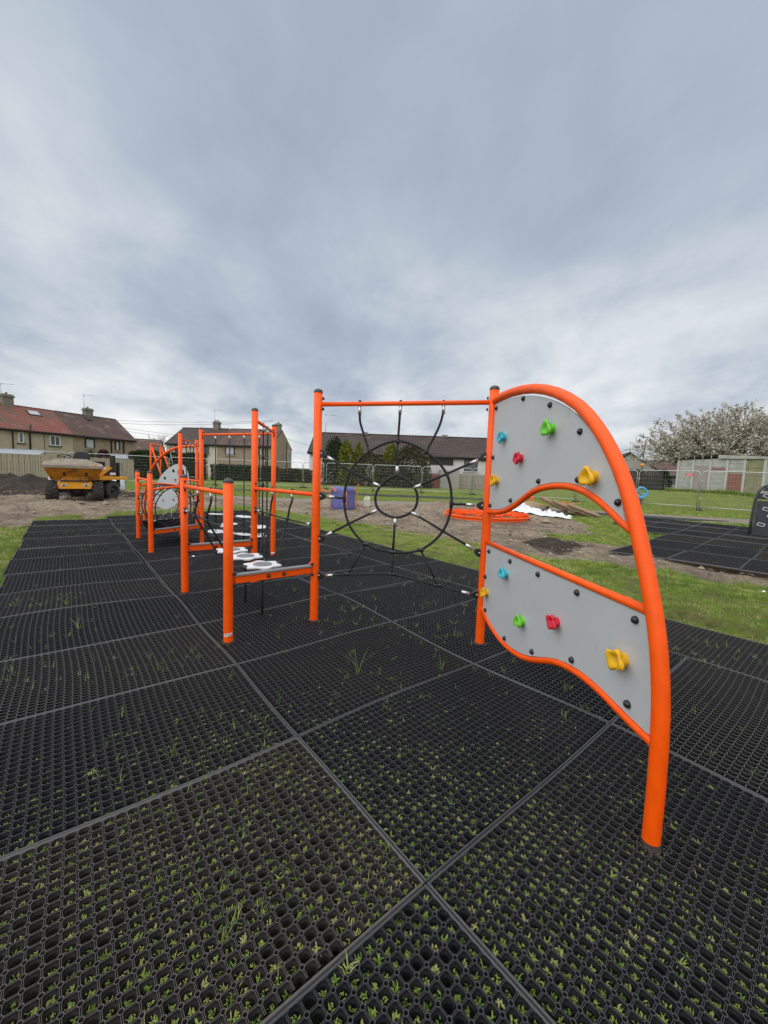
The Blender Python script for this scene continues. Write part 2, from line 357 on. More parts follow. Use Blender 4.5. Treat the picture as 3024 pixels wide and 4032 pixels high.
def at_attr(arr, x, y):
    i = np.clip(np.searchsorted(gx, x)-1, 0, nx-2); j = np.clip(np.searchsorted(gy, y)-1, 0, ny-2); return arr.reshape(ny, nx)[j, i]
def ground_zv(x, y): return at_attr(gz_, x, y)

# ------------------------------------------------------------------ rubber grass mats
def rubber(name, base, dusty, spec=.22, rough=.6):
    m = bpy.data.materials.new(name); m.use_nodes = True; t = m.node_tree; b = t.nodes['Principled BSDF']
    b.inputs['Roughness'].default_value = rough; b.inputs['Specular IOR Level'].default_value = spec
    a = t.nodes.new('ShaderNodeAttribute'); a.attribute_type = 'OBJECT'; a.attribute_name = 'dust'
    tcn = t.nodes.new('ShaderNodeTexCoord'); g = t.nodes.new('ShaderNodeNewGeometry')
    n = t.nodes.new('ShaderNodeTexNoise'); n.inputs['Scale'].default_value = 1.4; n.inputs['Detail'].default_value = 7; t.links.new(g.outputs['Position'], n.inputs[0])
    n2 = t.nodes.new('ShaderNodeTexNoise'); n2.inputs['Scale'].default_value = 60; n2.inputs['Detail'].default_value = 4; t.links.new(g.outputs['Position'], n2.inputs[0])
    mr = t.nodes.new('ShaderNodeMapRange'); mr.inputs[1].default_value = 0.36; mr.inputs[2].default_value = 0.72; t.links.new(n.outputs[0], mr.inputs[0])
    ad = t.nodes.new('ShaderNodeMath'); ad.operation = 'MULTIPLY_ADD'; ad.inputs[1].default_value = 0.26; t.links.new(mr.outputs[0], ad.inputs[0]); t.links.new(a.outputs['Fac'], ad.inputs[2])
    ml = t.nodes.new('ShaderNodeMath'); ml.operation = 'MULTIPLY'; t.links.new(ad.outputs[0], ml.inputs[0]); t.links.new(n2.outputs[0], ml.inputs[1]); ml.use_clamp = True
    mx = t.nodes.new('ShaderNodeMix'); mx.data_type = 'RGBA'; t.links.new(ml.outputs[0], mx.inputs[0])
    mx.inputs[6].default_value = (*base, 1)
    mx.inputs[7].default_value = (*dusty, 1)
    t.links.new(mx.outputs[2], b.inputs['Base Color'])
    bp = t.nodes.new('ShaderNodeBump'); bp.inputs['Strength'].default_value = 0.4; bp.inputs['Distance'].default_value = 0.004; t.links.new(n2.outputs[0], bp.inputs['Height']); t.links.new(bp.outputs[0], b.inputs['Normal'])
    return m
RUB, RUBE, RUBT = rubber('black_rubber_shaded', (.0034, .0041, .0062), (.034, .027, .020), .16), rubber('rubber_edge', (.034, .036, .040), (.13, .12, .105), .5, .42), rubber('rubber_tread_lit', (.056, .060, .067), (.150, .128, .102), .38)  # tops lighter, cup recesses darker: shade inside the cups put into colour
def mat_mesh(name, la, lb, hi):
    """honeycomb rubber mat, la x lb metres, top face at z=0: tubes at the lattice points, double ribs between them, stepped cups with open bottoms"""
    na, nb = 24, 38; cs, cy = (la-.020)/na, (lb-.020)/nb; ox, oy = -na*cs/2, -nb*cy/2
    Vs, Fs, Ms = [], [], []; cnt = 0
    def inst(v, f, pts, mi=0, fm=None):
        nonlocal cnt
        v = np.array(v); f = np.array(f); pts = np.array(pts); k = len(pts)
        Vs.append((v[None] + pts[:, None, :]).reshape(-1, 3)); Fs.append((f[None] + (np.arange(k)*len(v))[:, None, None]).reshape(-1, 4) + cnt); Ms.append(np.tile(fm, k) if fm is not None else np.full(k*len(f), mi)); cnt += k*len(v)
    def ringprof(prof, n, rot):
        v = [(r*math.cos(2*math.pi*j/n+rot), r*math.sin(2*math.pi*j/n+rot), z) for r, z in prof for j in range(n)]
        f = [(i*n+j, i*n+(j+1) % n, (i+1)*n+(j+1) % n, (i+1)*n+j) for i in range(len(prof)-1) for j in range(n)]
        return v, f
    n = 6
    cells = [(ox+(i+.5)*cs, oy+(j+.5)*cy, 0) for i in range(na) for j in range(nb)]
    corners = [(ox+i*cs, oy+j*cy, 0) for i in range(1, na) for j in range(1, nb)]
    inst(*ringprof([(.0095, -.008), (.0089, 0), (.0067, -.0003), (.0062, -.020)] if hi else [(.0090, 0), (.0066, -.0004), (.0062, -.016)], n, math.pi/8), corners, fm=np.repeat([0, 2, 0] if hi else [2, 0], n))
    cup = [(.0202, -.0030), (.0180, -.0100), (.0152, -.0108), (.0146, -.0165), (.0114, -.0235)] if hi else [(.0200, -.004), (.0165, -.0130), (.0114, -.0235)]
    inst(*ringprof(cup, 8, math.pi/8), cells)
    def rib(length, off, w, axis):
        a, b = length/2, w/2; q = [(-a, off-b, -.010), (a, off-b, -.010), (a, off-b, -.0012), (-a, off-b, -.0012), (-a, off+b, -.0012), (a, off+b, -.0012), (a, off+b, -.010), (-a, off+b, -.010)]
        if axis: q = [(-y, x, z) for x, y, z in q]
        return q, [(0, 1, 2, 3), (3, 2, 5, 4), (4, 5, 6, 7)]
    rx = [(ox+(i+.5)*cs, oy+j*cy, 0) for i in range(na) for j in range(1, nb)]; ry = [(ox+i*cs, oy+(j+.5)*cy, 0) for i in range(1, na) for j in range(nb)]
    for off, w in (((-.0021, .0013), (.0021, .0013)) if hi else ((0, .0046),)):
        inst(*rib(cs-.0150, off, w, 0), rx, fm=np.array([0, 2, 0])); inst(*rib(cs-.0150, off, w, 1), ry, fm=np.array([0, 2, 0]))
    # border strips with a lip
    def strip(x0, x1, y0, y1):
        k = 14; lx = (x1-x0) > (y1-y0); v = []; f = []
        for q in range(k+1):
            u = q/k
            sec = [(x0+(x1-x0)*u, y, z) for y, z in ((y0, -.024), (y0+.001, .0008), (y1-.001, .0008), (y1, -.024))] if lx else [(x, y0+(y1-y0)*u, z) for x, z in ((x1, -.024), (x1-.001, .0008), (x0+.001, .0008), (x0, -.024))]
            v += sec
            if q: f += [((q-1)*4+c, q*4+c, q*4+c+1, (q-1)*4+c+1) for c in range(3)]
        inst(v, f, [(0, 0, 0)], 1)
    X, Y = la/2-.003, lb/2-.003; ex, ey = -ox-.001, -oy-.001
    strip(-X, X, ey, Y); strip(-X, X, -Y, -ey); strip(ex, X, -ey, ey); strip(-X, -ex, -ey, ey)
    return np.concatenate(Vs), np.concatenate(Fs), np.concatenate(Ms)
def mat_data(name, arr, Vt=None):
    V0, Fq, Ms = arr; Vt = V0 if Vt is None else Vt; me = bpy.data.meshes.new(name); k = len(Fq)
    me.vertices.add(len(Vt)); me.vertices.foreach_set('co', Vt.astype(np.float32).ravel()); me.loops.add(k*4); me.loops.foreach_set('vertex_index', Fq.astype(np.int32).ravel())
    me.polygons.add(k); me.polygons.foreach_set('loop_start', np.arange(0, k*4, 4, dtype=np.int32)); me.polygons.foreach_set('material_index', Ms.astype(np.int32))
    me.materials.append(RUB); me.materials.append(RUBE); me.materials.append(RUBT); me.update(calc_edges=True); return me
def wob(x, y):
    """sideways creep of the seams"""
    return 0.014*np.sin(2.1*x + 1.3*y) + 0.008*np.sin(4.3*y - 1.1*x), 0.014*np.sin(1.7*y - 1.2*x + 1) + 0.008*np.sin(3.9*x + .7*y)
def warp(V0, ctr, ea):
    """bend a mat over the lumpy lawn; returns world coordinates"""
    eb = Vector((ea.y, -ea.x)); x = ctr.x + ea.x*V0[:, 0] - eb.x*V0[:, 1]; y = ctr.y + ea.y*V0[:, 0] - eb.y*V0[:, 1]; dx, dy = wob(x, y)
    return np.stack([x + dx, y + dy, u_wave(x, y) + V0[:, 2]], 1)
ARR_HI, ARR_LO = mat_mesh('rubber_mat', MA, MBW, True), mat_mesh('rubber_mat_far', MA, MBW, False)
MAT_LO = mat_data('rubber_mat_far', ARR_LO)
surf = empty('safety_surface', (0, 0, 0), 'black honeycomb rubber mats under the orange climbing frame', kind='structure')
PLANE = {}
def lay(parent, ctr, ea, me, dust, base=None):
    """place one mat with its 1 m side along ea, tilted to follow the lawn"""
    dw = wob(ctr.x, ctr.y); ctr = ctr + Vector((float(dw[0]), float(dw[1]))); eb = Vector((ea.y, -ea.x)); pts = [(ctr + ea*MA/2*i + eb*MBW/2*j) for i in (-1, 1) for j in (-1, 1)]
    f = base or (lambda x, y: float(u_wave(np.float64(x), np.float64(y))))
    z = [f(p.x, p.y) for p in pts]; z0 = sum(z)/4; sa = (z[2]+z[3]-z[0]-z[1])/2/MA; sb = (z[1]+z[3]-z[0]-z[2])/2/MBW
    o = bpy.data.objects.new('rubber_mat', me); COL.objects.link(o); o.parent = parent
    w = random.uniform(-.005, .005); yaw = random.uniform(-.005, .005); ea = Vector((ea.x - yaw*ea.y, ea.y + yaw*ea.x)); eb = Vector((ea.y, -ea.x)); ctr = ctr + Vector((random.uniform(-.003, .003), random.uniform(-.003, .003)))
    mt = Matrix(((ea.x, -eb.x, 0, ctr.x), (ea.y, -eb.y, 0, ctr.y), (sa+w, -sb, 1, z0 + random.uniform(-.001, .003)), (0, 0, 0, 1)))
    o.matrix_local = mt; o['dust'] = dust
    return mt
ea = Vector((float(A_[0]), float(A_[1]))); 
for ci in range(3):
    for ri in range(-4, 13):
        s = ROW0 + ri*MA + MA/2; tt = T0 + ci*MBW + MBW/2
        c = stw(s, tt).to_2d()
        if c.y < -0.6 and abs(c.x) > 1.4: continue
        if ci == 0 and ri == 12: continue
        far = math.hypot(c.x, c.y) > 6.0
        dust = {(0, -1): .05, (0, 0): .75, (1, 0): .10, (0, 1): .22, (2, -1): .45, (2, -2): .3, (0, 2): .35, (1, 1): .2, (1, 2): .15}.get((ci, ri), random.choice((0, .05, .1, .22)))
        vis = any(p.y > .25 and abs(p.x) < p.y*1.02 + .15 for p in [c + ea*i + Vector((ea.y, -ea.x))*j for i in (-.5, 0, .5) for j in (-.77, 0, .77)])
        rr_ = math.hypot(c.x, c.y)
        if vis and rr_ < 5.4:
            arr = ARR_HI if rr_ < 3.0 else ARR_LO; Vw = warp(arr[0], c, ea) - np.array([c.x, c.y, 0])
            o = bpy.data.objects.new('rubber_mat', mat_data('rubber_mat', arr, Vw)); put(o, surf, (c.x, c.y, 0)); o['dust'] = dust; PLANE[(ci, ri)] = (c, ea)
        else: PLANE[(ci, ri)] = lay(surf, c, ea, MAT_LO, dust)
eb = Vector((float(B_[0]), float(B_[1])))
for k in range(-2, 9):                                   # last column: mats turned a quarter
    s = ROW0 - 0.9 + k*MBW + MBW/2; c = stw(s, 3.5).to_2d()
    if c.y < 0: continue
    lay(surf, c, eb, MAT_LO, random.choice((.1, .3, .5)))

# ------------------------------------------------------------------ orange climbing frame
PO = dict(A=(1.12, 1.48), B=(.89, 3.42), C=(-.64, 3.73), D=(-1.27, 3.23), E=(-2.26, 4.48), F=(-1.63, 4.98), G=(-1.85, 6.62), H=(-3.47, 7.54), I=(-4.33, 8.44), J=(-4.84, 10.26), K=(-4.90, 7.89), L=(-3.87, 6.56))
PV = {k: Vector((x, y, 0)) for k, (x, y) in PO.items()}
cf = empty('climbing_frame', (PO['C'][0], PO['C'][1], 0), 'long orange steel climbing frame with rope nets and grey climbing panels on black mats', 'climbing frame')
UP = Vector((0, 0, 1)); PR = 0.039
TALL, SHORT = 2.17, 1.335
for k in 'BCDEFGHIJKL':
    h = TALL if k in 'BCFGHIJ' else SHORT
    if k == 'B': h = 2.185
    b = MB(); b.tube([PV[k] + UP*z for z in (-.35, 0, h*.5, h)], PR, 20)
    po = b.build('post', ORANGE, cf)
    b = MB(); b.lathe(PV[k] + UP*(h-.012), UP, [(PR*1.05, 0), (PR*1.05, .014), (PR*.98, .020), (PR*.75, .030), (PR*.4, .036), (.004, .038)], 20); b.build('cap', CAP, po)
    b = MB(); rr_ = [PR*random.uniform(1.25, 1.9) for _ in range(16)]; zz_ = float(u_wave(np.float64(PV[k].x), np.float64(PV[k].y)))+.005
    b.add([PV[k] + Vector((math.cos(2*math.pi*i/16)*r, math.sin(2*math.pi*i/16)*r, zz_)) for i, r in enumerate(rr_)] + [PV[k] + Vector((math.cos(2*math.pi*i/16)*PR*.9, math.sin(2*math.pi*i/16)*PR*.9, zz_+.010)) for i in range(16)], [(i, (i+1) % 16, (i+1) % 16 + 16, i+16) for i in range(16)], True); b.build('soil_collar', FOOTSOIL, po)
    if k in 'DFG':     # white sticker and scuffed foot
        b = MB(); d0 = (Vector((0, 0, 0)) - PV[k]); a0 = math.atan2(d0.y, d0.x)
        arc = [a0-.85 + 1.7*i/8 for i in range(9)]; vs = []
        for z in (.05, .075):
            vs += [PV[k] + Vector((math.cos(a)*(PR+.001), math.sin(a)*(PR+.001), z + .01*(i/8-.5))) for i, a in enumerate(arc)]
        b.add(vs, [(i, i+1, i+10, i+9) for i in range(8)], True); st = b.build('sticker', STICK, po)
        if k == 'D':
            b = MB()
            for a, w, hh in ((-.42, .012, .009), (.02, .004, .016), (.45, .010, .008)):
                q = a0+a; nrm = Vector((math.cos(q), math.sin(q), 0)); tg = Vector((-nrm.y, nrm.x, 0)); c = PV[k] + nrm*(PR+.0035) + UP*.063
                b.add([c-tg*w/2-UP*hh/2, c+tg*w/2-UP*hh/2, c+tg*w/2+UP*hh/2, c-tg*w/2+UP*hh/2], [(0, 1, 2, 3)])
            b.build('printed_mark', BLACKINK, po)
def bolts(parent, pts, nrm, r=.0185, name='bolt_cap'):
    for p in pts:
        b = MB(); b.dome(p, nrm, r, r*1.05, 12, 4); b.build(name, BOLT, parent)
def plane(a, b):
    a, b = PV[a], PV[b]; d = (b-a).normalized(); n = Vector((-d.y, d.x, 0))
    if n.dot(Vector((0, 0, 0)) - a) < 0: n = -n
    return (lambda s, z, o=0.0: a + d*s + UP*z + n*o), d, n, (b-a).length
# --- arch with two climbing panels (B to A)
pt, d, n, L = plane('B', 'A')
ARCH = [(0.0, 2.075), (0.10, 2.085), (0.20, 2.089), (0.357, 2.084), (0.541, 2.067), (0.705, 2.040), (0.853, 2.003), (0.988, 1.958), (1.111, 1.905), (1.225, 1.844), (1.318, 1.779), (1.394, 1.714), (1.466, 1.643), (1.524, 1.577), (1.58, 1.506), (1.629, 1.432), (1.674, 1.352), (1.715, 1.268), (1.76, 1.165), (1.805, 1.06), (1.846, .955), (1.878, .86), (1.902, .77), (1.922, .67), (1.938, .56), (1.949, .42), (1.955, .26), (1.957, .12), (1.957, 0), (1.957, -.3)]
b = MB(); b.lathe(pt(1.957, .001), UP, [(.042, -.004), (.038, .004), (.032, .010)], 18, lambda i, t: 1 + (.22*math.sin(2*t+2.4) + .14*math.sin(5*t+1))*(i == 0), cap=False); b.build('soil_collar', FOOTSOIL, cf)
b = MB(); b.tube([pt(s, z) for s, z in ARCH], [.028] + [.0325]*(len(ARCH)-1), 24); arch = b.build('arch_tube', ORANGE, cf)
UB = [(0, 1.150), (.051, 1.152), (.241, 1.167), (.395, 1.198), (.532, 1.246), (.654, 1.300), (.767, 1.350), (.873, 1.379), (.989, 1.396), (1.095, 1.404), (1.208, 1.402), (1.311, 1.388), (1.407, 1.362), (1.497, 1.326), (1.571, 1.288), (1.64, 1.252), (1.715, 1.22)]
b = MB(); b.tube(catmull([pt(s, z) for s, z in UB], 3), .019, 14); b.build('panel_rail', ORANGE, cf)
MBAR = [(0, .889), (1.868, .913)]
b = MB(); b.tube([pt(s, z) for s, z in MBAR], .019, 14); b.build('panel_rail', ORANGE, cf)
LB = [(0, .318), (.027, .306), (.135, .255), (.279, .212), (.40, .193), (.50, .188), (.62, .194), (.754, .214), (.89, .253), (1.011, .303), (1.12, .352), (1.222, .390), (1.317, .412), (1.417, .427), (1.51, .431), (1.606, .427), (1.704, .415), (1.792, .405), (1.945, .392)]
b = MB(); b.tube(catmull([pt(s, z) for s, z in LB], 3), .019, 14); b.build('panel_rail', ORANGE, cf)
def interp(P, s):
    return float(np.interp(s, [p[0] for p in P], [p[1] for p in P]))
archL = [(s, z) for s, z in ARCH if z > 1.25]
top = [(s, interp(ARCH[:20], s)-.034 - .018*min(1, s/1.2)) for s in np.linspace(.048, 1.60, 30)]
outl = top + [(1.655, 1.262)] + [(s, interp(UB, s)+.022) for s in np.linspace(1.62, .048, 34)]
b = MB(); b.plate([pt(s, z) for s, z in outl], n, .015); up_panel = b.build('climbing_panel', GREYP, cf, bevel=.002)
def arch_s(z):                       # inner face of the arch at a height
    zs = [p[1] for p in ARCH[10:]][::-1]; ss = [p[0] for p in ARCH[10:]][::-1]; return float(np.interp(z, zs, ss)) - .034
outl = [(.048, .868)] + [(arch_s(z), z) for z in np.linspace(.889, .425, 12)] + [(s, interp(LB, s)+.022) for s in np.linspace(arch_s(.42)-.02, .048, 36)]
b = MB(); b.plate([pt(s, z) for s, z in outl], n, .015); lo_panel = b.build('climbing_panel', GREYP, cf, bevel=.002)
bolts(up_panel, [pt(s, z, .008) for s, z in ((.09, 2.008), (.572, 1.998), (.941, 1.893), (1.271, 1.699), (1.608, 1.344), (1.287, 1.443), (.866, 1.427), (.473, 1.277), (.085, 1.208), (.085, 1.609))], n)
bolts(lo_panel, [pt(s, z, .008) for s, z in ((.12, .826), (.532, .832), (.944, .839), (1.36, .846), (1.777, .853), (1.779, .476), (1.361, .475), (.939, .327), (.523, .241), (.117, .318), (.075, .596))], n)
def hold(parent, c, nrm, R0, colr, k, rot):
    lob = lambda i, t: 1 + (.02, .04, .11, .20, .19, .13, .08, 0, 0)[i]*math.cos(k*t + .35*i) + .08*math.sin(2*t+rot)*(i > 1)
    prof = [(.62, 0), (.60, .30), (.66, .48), (.92, .72), (.98, .90), (.80, 1.05), (.50, .88), (.22, .72), (.13, .70)]
    b = MB(); b.lathe(c, nrm, [(r*R0, h*R0*1.05) for r, h in prof], 30, lob, rot)
    b.build('climbing_hold', HOLD[colr], parent)
    b2 = MB(); b2.dome(Vector(c) + Vector(nrm)*R0*.72, nrm, R0*.11, R0*.06, 8, 2); b2.build('hold_bolt', STEEL, parent)
for (s, z), colr, R0, k, ro in (((.29, 1.755), 'cyan', .046, 5, .3), ((.985, 1.745), 'green', .050, 3, 2.3), ((.60, 1.583), 'red', .044, 5, 1.0), ((.195, 1.42), 'yellow', .046, 4, .5), ((1.42, 1.458), 'yellow', .052, 3, 1.9)): hold(up_panel, pt(s, z, .0075), n, R0, colr, k, ro)
for (s, z), colr, R0, k, ro in (((.48, .727), 'cyan', .046, 3, 1.2), ((.125, .472), 'yellow', .045, 4, .2), ((.785, .472), 'green', .046, 3, .8), ((1.195, .622), 'red', .045, 4, 2.6), ((1.73, .655), 'yellow', .051, 4, .9)): hold(lo_panel, pt(s, z, .0075), n, R0, colr, k, ro)
# --- generic ropes
def rope(path, r=.0105, parent=cf, ferr=(), name='rope', smooth=True):
    P = catmull(path, 5) if smooth and len(path) > 2 else [Vector(p) for p in path]
    b = MB(); b.tube(P, r, 8); o = b.build(name, ROPE, parent)
    for e in ferr:
        a, c = (P[0], P[1]) if e == 0 else (P[-1], P[-2]); dr = (c-a).normalized()
        b = MB(); b.tube([a, a+dr*.075], max(r*1.4, .0150), 10); b.build('ferrule', ALU, o)
    return o
def rail(a, b, r=.020, nb=(), parent=cf, arcz=0.0, name='rail'):
    a, b = Vector(a), Vector(b); P = [a.lerp(b, i/12) + UP*arcz*math.sin(math.pi*i/12) for i in range(13)] if arcz else [a, b]
    m = MB(); m.tube(P, r, 14); return m.build(name, ORANGE, parent)
def endbolts(railo, pt_, s, z, sgn, side):
    """flange plate with two black bolts where a rail meets a post"""
    for dz in (.045, -.045): bolts(railo, [pt_(s, z+dz, side*.0)], sgn, .013)
def knot(c, axis, parent, r=.014, l=.05):
    b = MB(); a = Vector(axis).normalized(); b.tube([Vector(c)-a*l/2, Vector(c)-a*l*.3, Vector(c)+a*l*.3, Vector(c)+a*l/2], [r*.85, r, r, r*.85], 10); b.build('rope_connector', BOLT, parent)
def eyelet(c, axis, parent, nrm):
    """black teardrop shackle cover with steel bolt at a post, pointing along axis"""
    a = Vector(axis).normalized(); c = Vector(c); b = MB(); nn = Vector(nrm)
    o = [c + a*.038*math.cos(t)*(1.0 if math.cos(t) < 0 else 1.4) + nn.cross(a)*.038*math.sin(t)*(1.0 if math.cos(t) < 0 else (1-.45*math.cos(t)**2)) for t in [2*math.pi*i/18 for i in range(18)]]
    b.plate(o, nn, .030); e = b.build('shackle', BOLT, parent, bevel=.006)
    b = MB(); b.dome(c + nn*.0155, nn, .009, .006, 10, 2); b.build('shackle_bolt', STEEL, parent)
    b = MB(); b.tube([c - a*.045, c], .012, 8); b.build('shackle_eye', ORANGE, parent)
    return c + a*.062
# --- spider web net (C to B)
pt, d, n, L = plane('C', 'B')
rl = rail(pt(0, 2.055), pt(L, 2.072), name='top_rail')
for s0, sg in ((.045, 1), (L-.045, -1)):
    for dz in (.047, -.047): bolts(rl, [pt(s0, 2.06+dz)], d*sg, .015)
web = MB(); ringP = [(0.755, 1.737), (0.5, 1.639), (0.327, 1.457), (0.275, 1.207), (0.324, 0.97), (0.494, 0.79), (0.749, 0.735), (1.0, 0.775), (1.190, 0.957), (1.252, 1.200), (1.198, 1.46), (1.009, 1.646)]
def closedcat(P, k=6):
    Q = [Vector(p) for p in P]; nq = len(Q); o = []
    for i in range(nq):
        a, b_, c_, e = Q[i-1], Q[i], Q[(i+1) % nq], Q[(i+2) % nq]
        for q in range(k):
            u = q/k; o.append(0.5*((2*b_) + (c_-a)*u + (2*a-5*b_+4*c_-e)*u*u + (3*b_-a-3*c_+e)*u**3))
    return o
ring = MB(); ring.tube(closedcat([pt(s, z) for s, z in ringP]), .0118, 8, closed=True); ringo = ring.build('net_ring', ROPE, cf)
inP = [(0.759, 1.428), (0.625, 1.345), (0.569, 1.235), (0.605, 1.115), (0.759, 1.053), (0.912, 1.118), (0.952, 1.234), (0.905, 1.350)]
ring = MB(); ring.tube(closedcat([pt(s, z) for s, z in inP]), .0118, 8, closed=True); ring.build('net_ring', ROPE, cf)
for path in ([(.396, 2.04), (.398, 1.97), (.404, 1.90), (.438, 1.797), (.496, 1.645)], [(.768, 2.045), (.764, 1.95), (.756, 1.737)], [(1.142, 2.05), (1.141, 1.98), (1.107, 1.849), (1.012, 1.652)]):
    o = rope([pt(s, z) for s, z in path], ferr=(0,)); bolts(o, [pt(path[0][0], 2.078)], UP, .016)
    knot(pt(*path[-1]), (pt(*path[-1])-pt(*path[-2])), o, .017, .055)
sp = [((.046, 1.609), (.327, 1.457), (.612, 1.325)), ((.046, .812), (.324, .97), (.590, 1.112)), ((L-.046, 1.616), (1.198, 1.46), (.912, 1.325)), ((L-.046, .787), (1.190, .957), (.905, 1.110))]
for a, m_, e in sp:
    st = eyelet(pt(*a), pt(*m_)-pt(*a), cf, n); o = rope([st, pt(*m_), pt(*e)], smooth=False, ferr=(0, 1)); knot(pt(*m_), n, o, .022, .022)
for a, e in (((.046, 1.215), (.275, 1.205)), ((L-.046, 1.200), (1.252, 1.203))):
    st = eyelet(pt(*a), pt(*e)-pt(*a), cf, n); o = rope([st, pt(*e)], smooth=False, ferr=(0,)); knot(pt(*e), UP, o, .017, .075); knot(pt(*e)+(pt(*a)-pt(*e))*.2, d, o, .013, .07)
o = rope([pt(.756, 1.737), pt(.759, 1.44)], smooth=False, ferr=(1,)); o = rope([pt(.749, .735), pt(.759, 1.045)], smooth=False, ferr=(1,)); knot(pt(.749, .735), n, o, .022, .022); knot(pt(.757, 1.737), n, o, .022, .022)
lp = [pt(s, z) for s, z in ((.10, .468), (.326, .489), (.54, .513), (.746, .527), (.96, .497), (1.174, .458), (L-.10, .418))]
s1 = eyelet(pt(.046, .46), d, cf, n); s2 = eyelet(pt(L-.046, .413), -d, cf, n); o = rope([s1] + lp[1:-1] + [s2], ferr=(0, 1))
for a, e in (((.494, .79), (.330, .495)), ((.749, .735), (.746, .53)), ((1.0, .775), (1.170, .465))):
    o = rope([pt(*a), pt(*e)], smooth=False); knot(pt(*e), d, o, .014, .075); knot(pt(*e)+(pt(*a)-pt(*e))*.1, pt(*a)-pt(*e), o, .013, .06); knot(pt(*a), d, o, .018, .06)
# --- low platform rails with tread plates
def platform(a, b, z, parent=cf):
    pt, d, n, L = plane(a, b)
    m = MB(); m.bar(pt(.035, z-.035), pt(L-.035, z-.035), .040, .060); pr = m.build('platform_beam', ORANGE, parent)
    m = MB(); m.bar(pt(.045, z+.004), pt(L-.045, z+.004), .062, .014); m.build('tread_plate', PLATE, pr)
    for s in (.045, L-.045):
        bolts(pr, [pt(s, z+.022, .022), pt(s, z-.075, .022)], n, .017)
        m = MB(); m.plate([pt(s + (-.012 if s < .1 else .012)+q[0], z-.03+q[1]) for q in ((-.02, -.06), (.02, -.06), (.02, .06), (-.02, .06))], n, .04); m.build('flange', ORANGE, pr)
    bolts(pr, [pt(L*.42, z-.035, .020), pt(L*.60, z-.035, .020)], n, .017)
    return pr
platform('D', 'C', .550); platform('E', 'F', .550)
# --- side rails and ropes carrying the flower steps
def siderail(a, b, z0, z1, sr, sm, zc, fl):
    pt, d, n, L = plane(a, b); ro = rail(pt(0, z0), pt(L, z1), .021)
    for s, sg in ((.048, 1), (L-.048, -1)):
        for dz in (.047, -.047): bolts(ro, [pt(s, z0+dz)], d*sg, .014)
    s1 = eyelet(pt(.048, zc), d, cf, n); s2 = eyelet(pt(L-.048, zc+.01), -d, cf, n)
    hr = rope([s1, pt(L/2, zc-.005), s2], .009, ferr=(0, 1))
    for k, s in enumerate(sr):
        bolts(ro, [pt(s, z0+.018)], UP, .016)
        x = pt(sm[k], zc)
        o = rope([pt(s, z0-.01), pt(s, z0-.10), pt(s+(sm[k]-s)*.5, (z0+zc)/2-.02), x, x.lerp(fl[k], .5), fl[k]], .010, ferr=(0,))
        knot(x, d, o, .019, .045)
FL = [stw(.39, .45, .515), stw(.85, .45, .515), stw(1.26, .44, .515)]
eA = Vector((float(A_[0]), float(A_[1]), 0)); eB = Vector((float(B_[0]), float(B_[1]), 0))
siderail('C', 'F', 1.225, 1.205, (.52, 1.03), (.62, 1.10), .93, [FL[0] + eB*.17 + eA*.05, FL[1] + eB*.17 + eA*.05])
siderail('D', 'E', 1.235, 1.225, (.50, .97), (.62, 1.08), .945, [FL[1] - eB*.17, FL[2] - eB*.17])
def flower(c):
    prof = lambda k, r: r*(1 + .14*math.cos(6*k))
    b = MB(); b.plate([c + Vector((math.cos(t), math.sin(t), 0))*prof(t, .162) for t in [2*math.pi*i/60 for i in range(60)]], UP, .014); o = b.build('flower_step', WHITEP, cf)
    b = MB(); b.plate([c - UP*.016 + Vector((math.cos(t), math.sin(t), 0))*prof(t, .158) for t in [2*math.pi*i/48 for i in range(48)]], UP, .017); b.build('step_base', BOLT, o)
    b = MB(); b.lathe(c + UP*.0075, UP, [(.090, 0), (.090, .005), (.086, .008), (.001, .008)], 30, smooth=False); b.build('grip_disc', PLATE, o)
    for t in range(4):
        b = MB(); b.dome(c + UP*.0155 + Vector((math.cos(t*1.57+.4), math.sin(t*1.57+.4), 0))*.07, UP, .006, .003, 8, 2); b.build('rivet', STEEL, o)
    for sg in (-1, 1): knot(c + eB*sg*.17 - UP*.005, eA, o, .022, .07)
    b = MB(); b.tube([c - UP*.02, c - UP*.50], .012, 8); b.build('anchor_rope', ROPE, o)
for c in FL: flower(c)
# --- rope ladder under the F-G rail
pt, d, n, L = plane('F', 'G'); ro = rail(pt(0, 2.05), pt(L, 2.06), .020, name='top_rail')
for s0, sg in ((.045, 1), (L-.045, -1)):
    for dz in (.047, -.047): bolts(ro, [pt(s0, 2.055+dz)], d*sg, .014)
lad = []
for s in (.62, 1.00):
    bolts(ro, [pt(s, 2.072)], UP, .017); lad.append(rope([pt(s, 2.04), pt(s-.02, 1.2), pt(s-.01, -.02)], .0105, ferr=(0,)))
for z in (1.62, 1.23, .84, .47):
    b = MB(); b.tube([pt(.60, z), pt(.98, z-.015)], .017, 10); lo = b.build('ladder_rung', PLATE, cf)
    for s in (.605, .975): knot(pt(s, z), UP, lo, .020, .06)
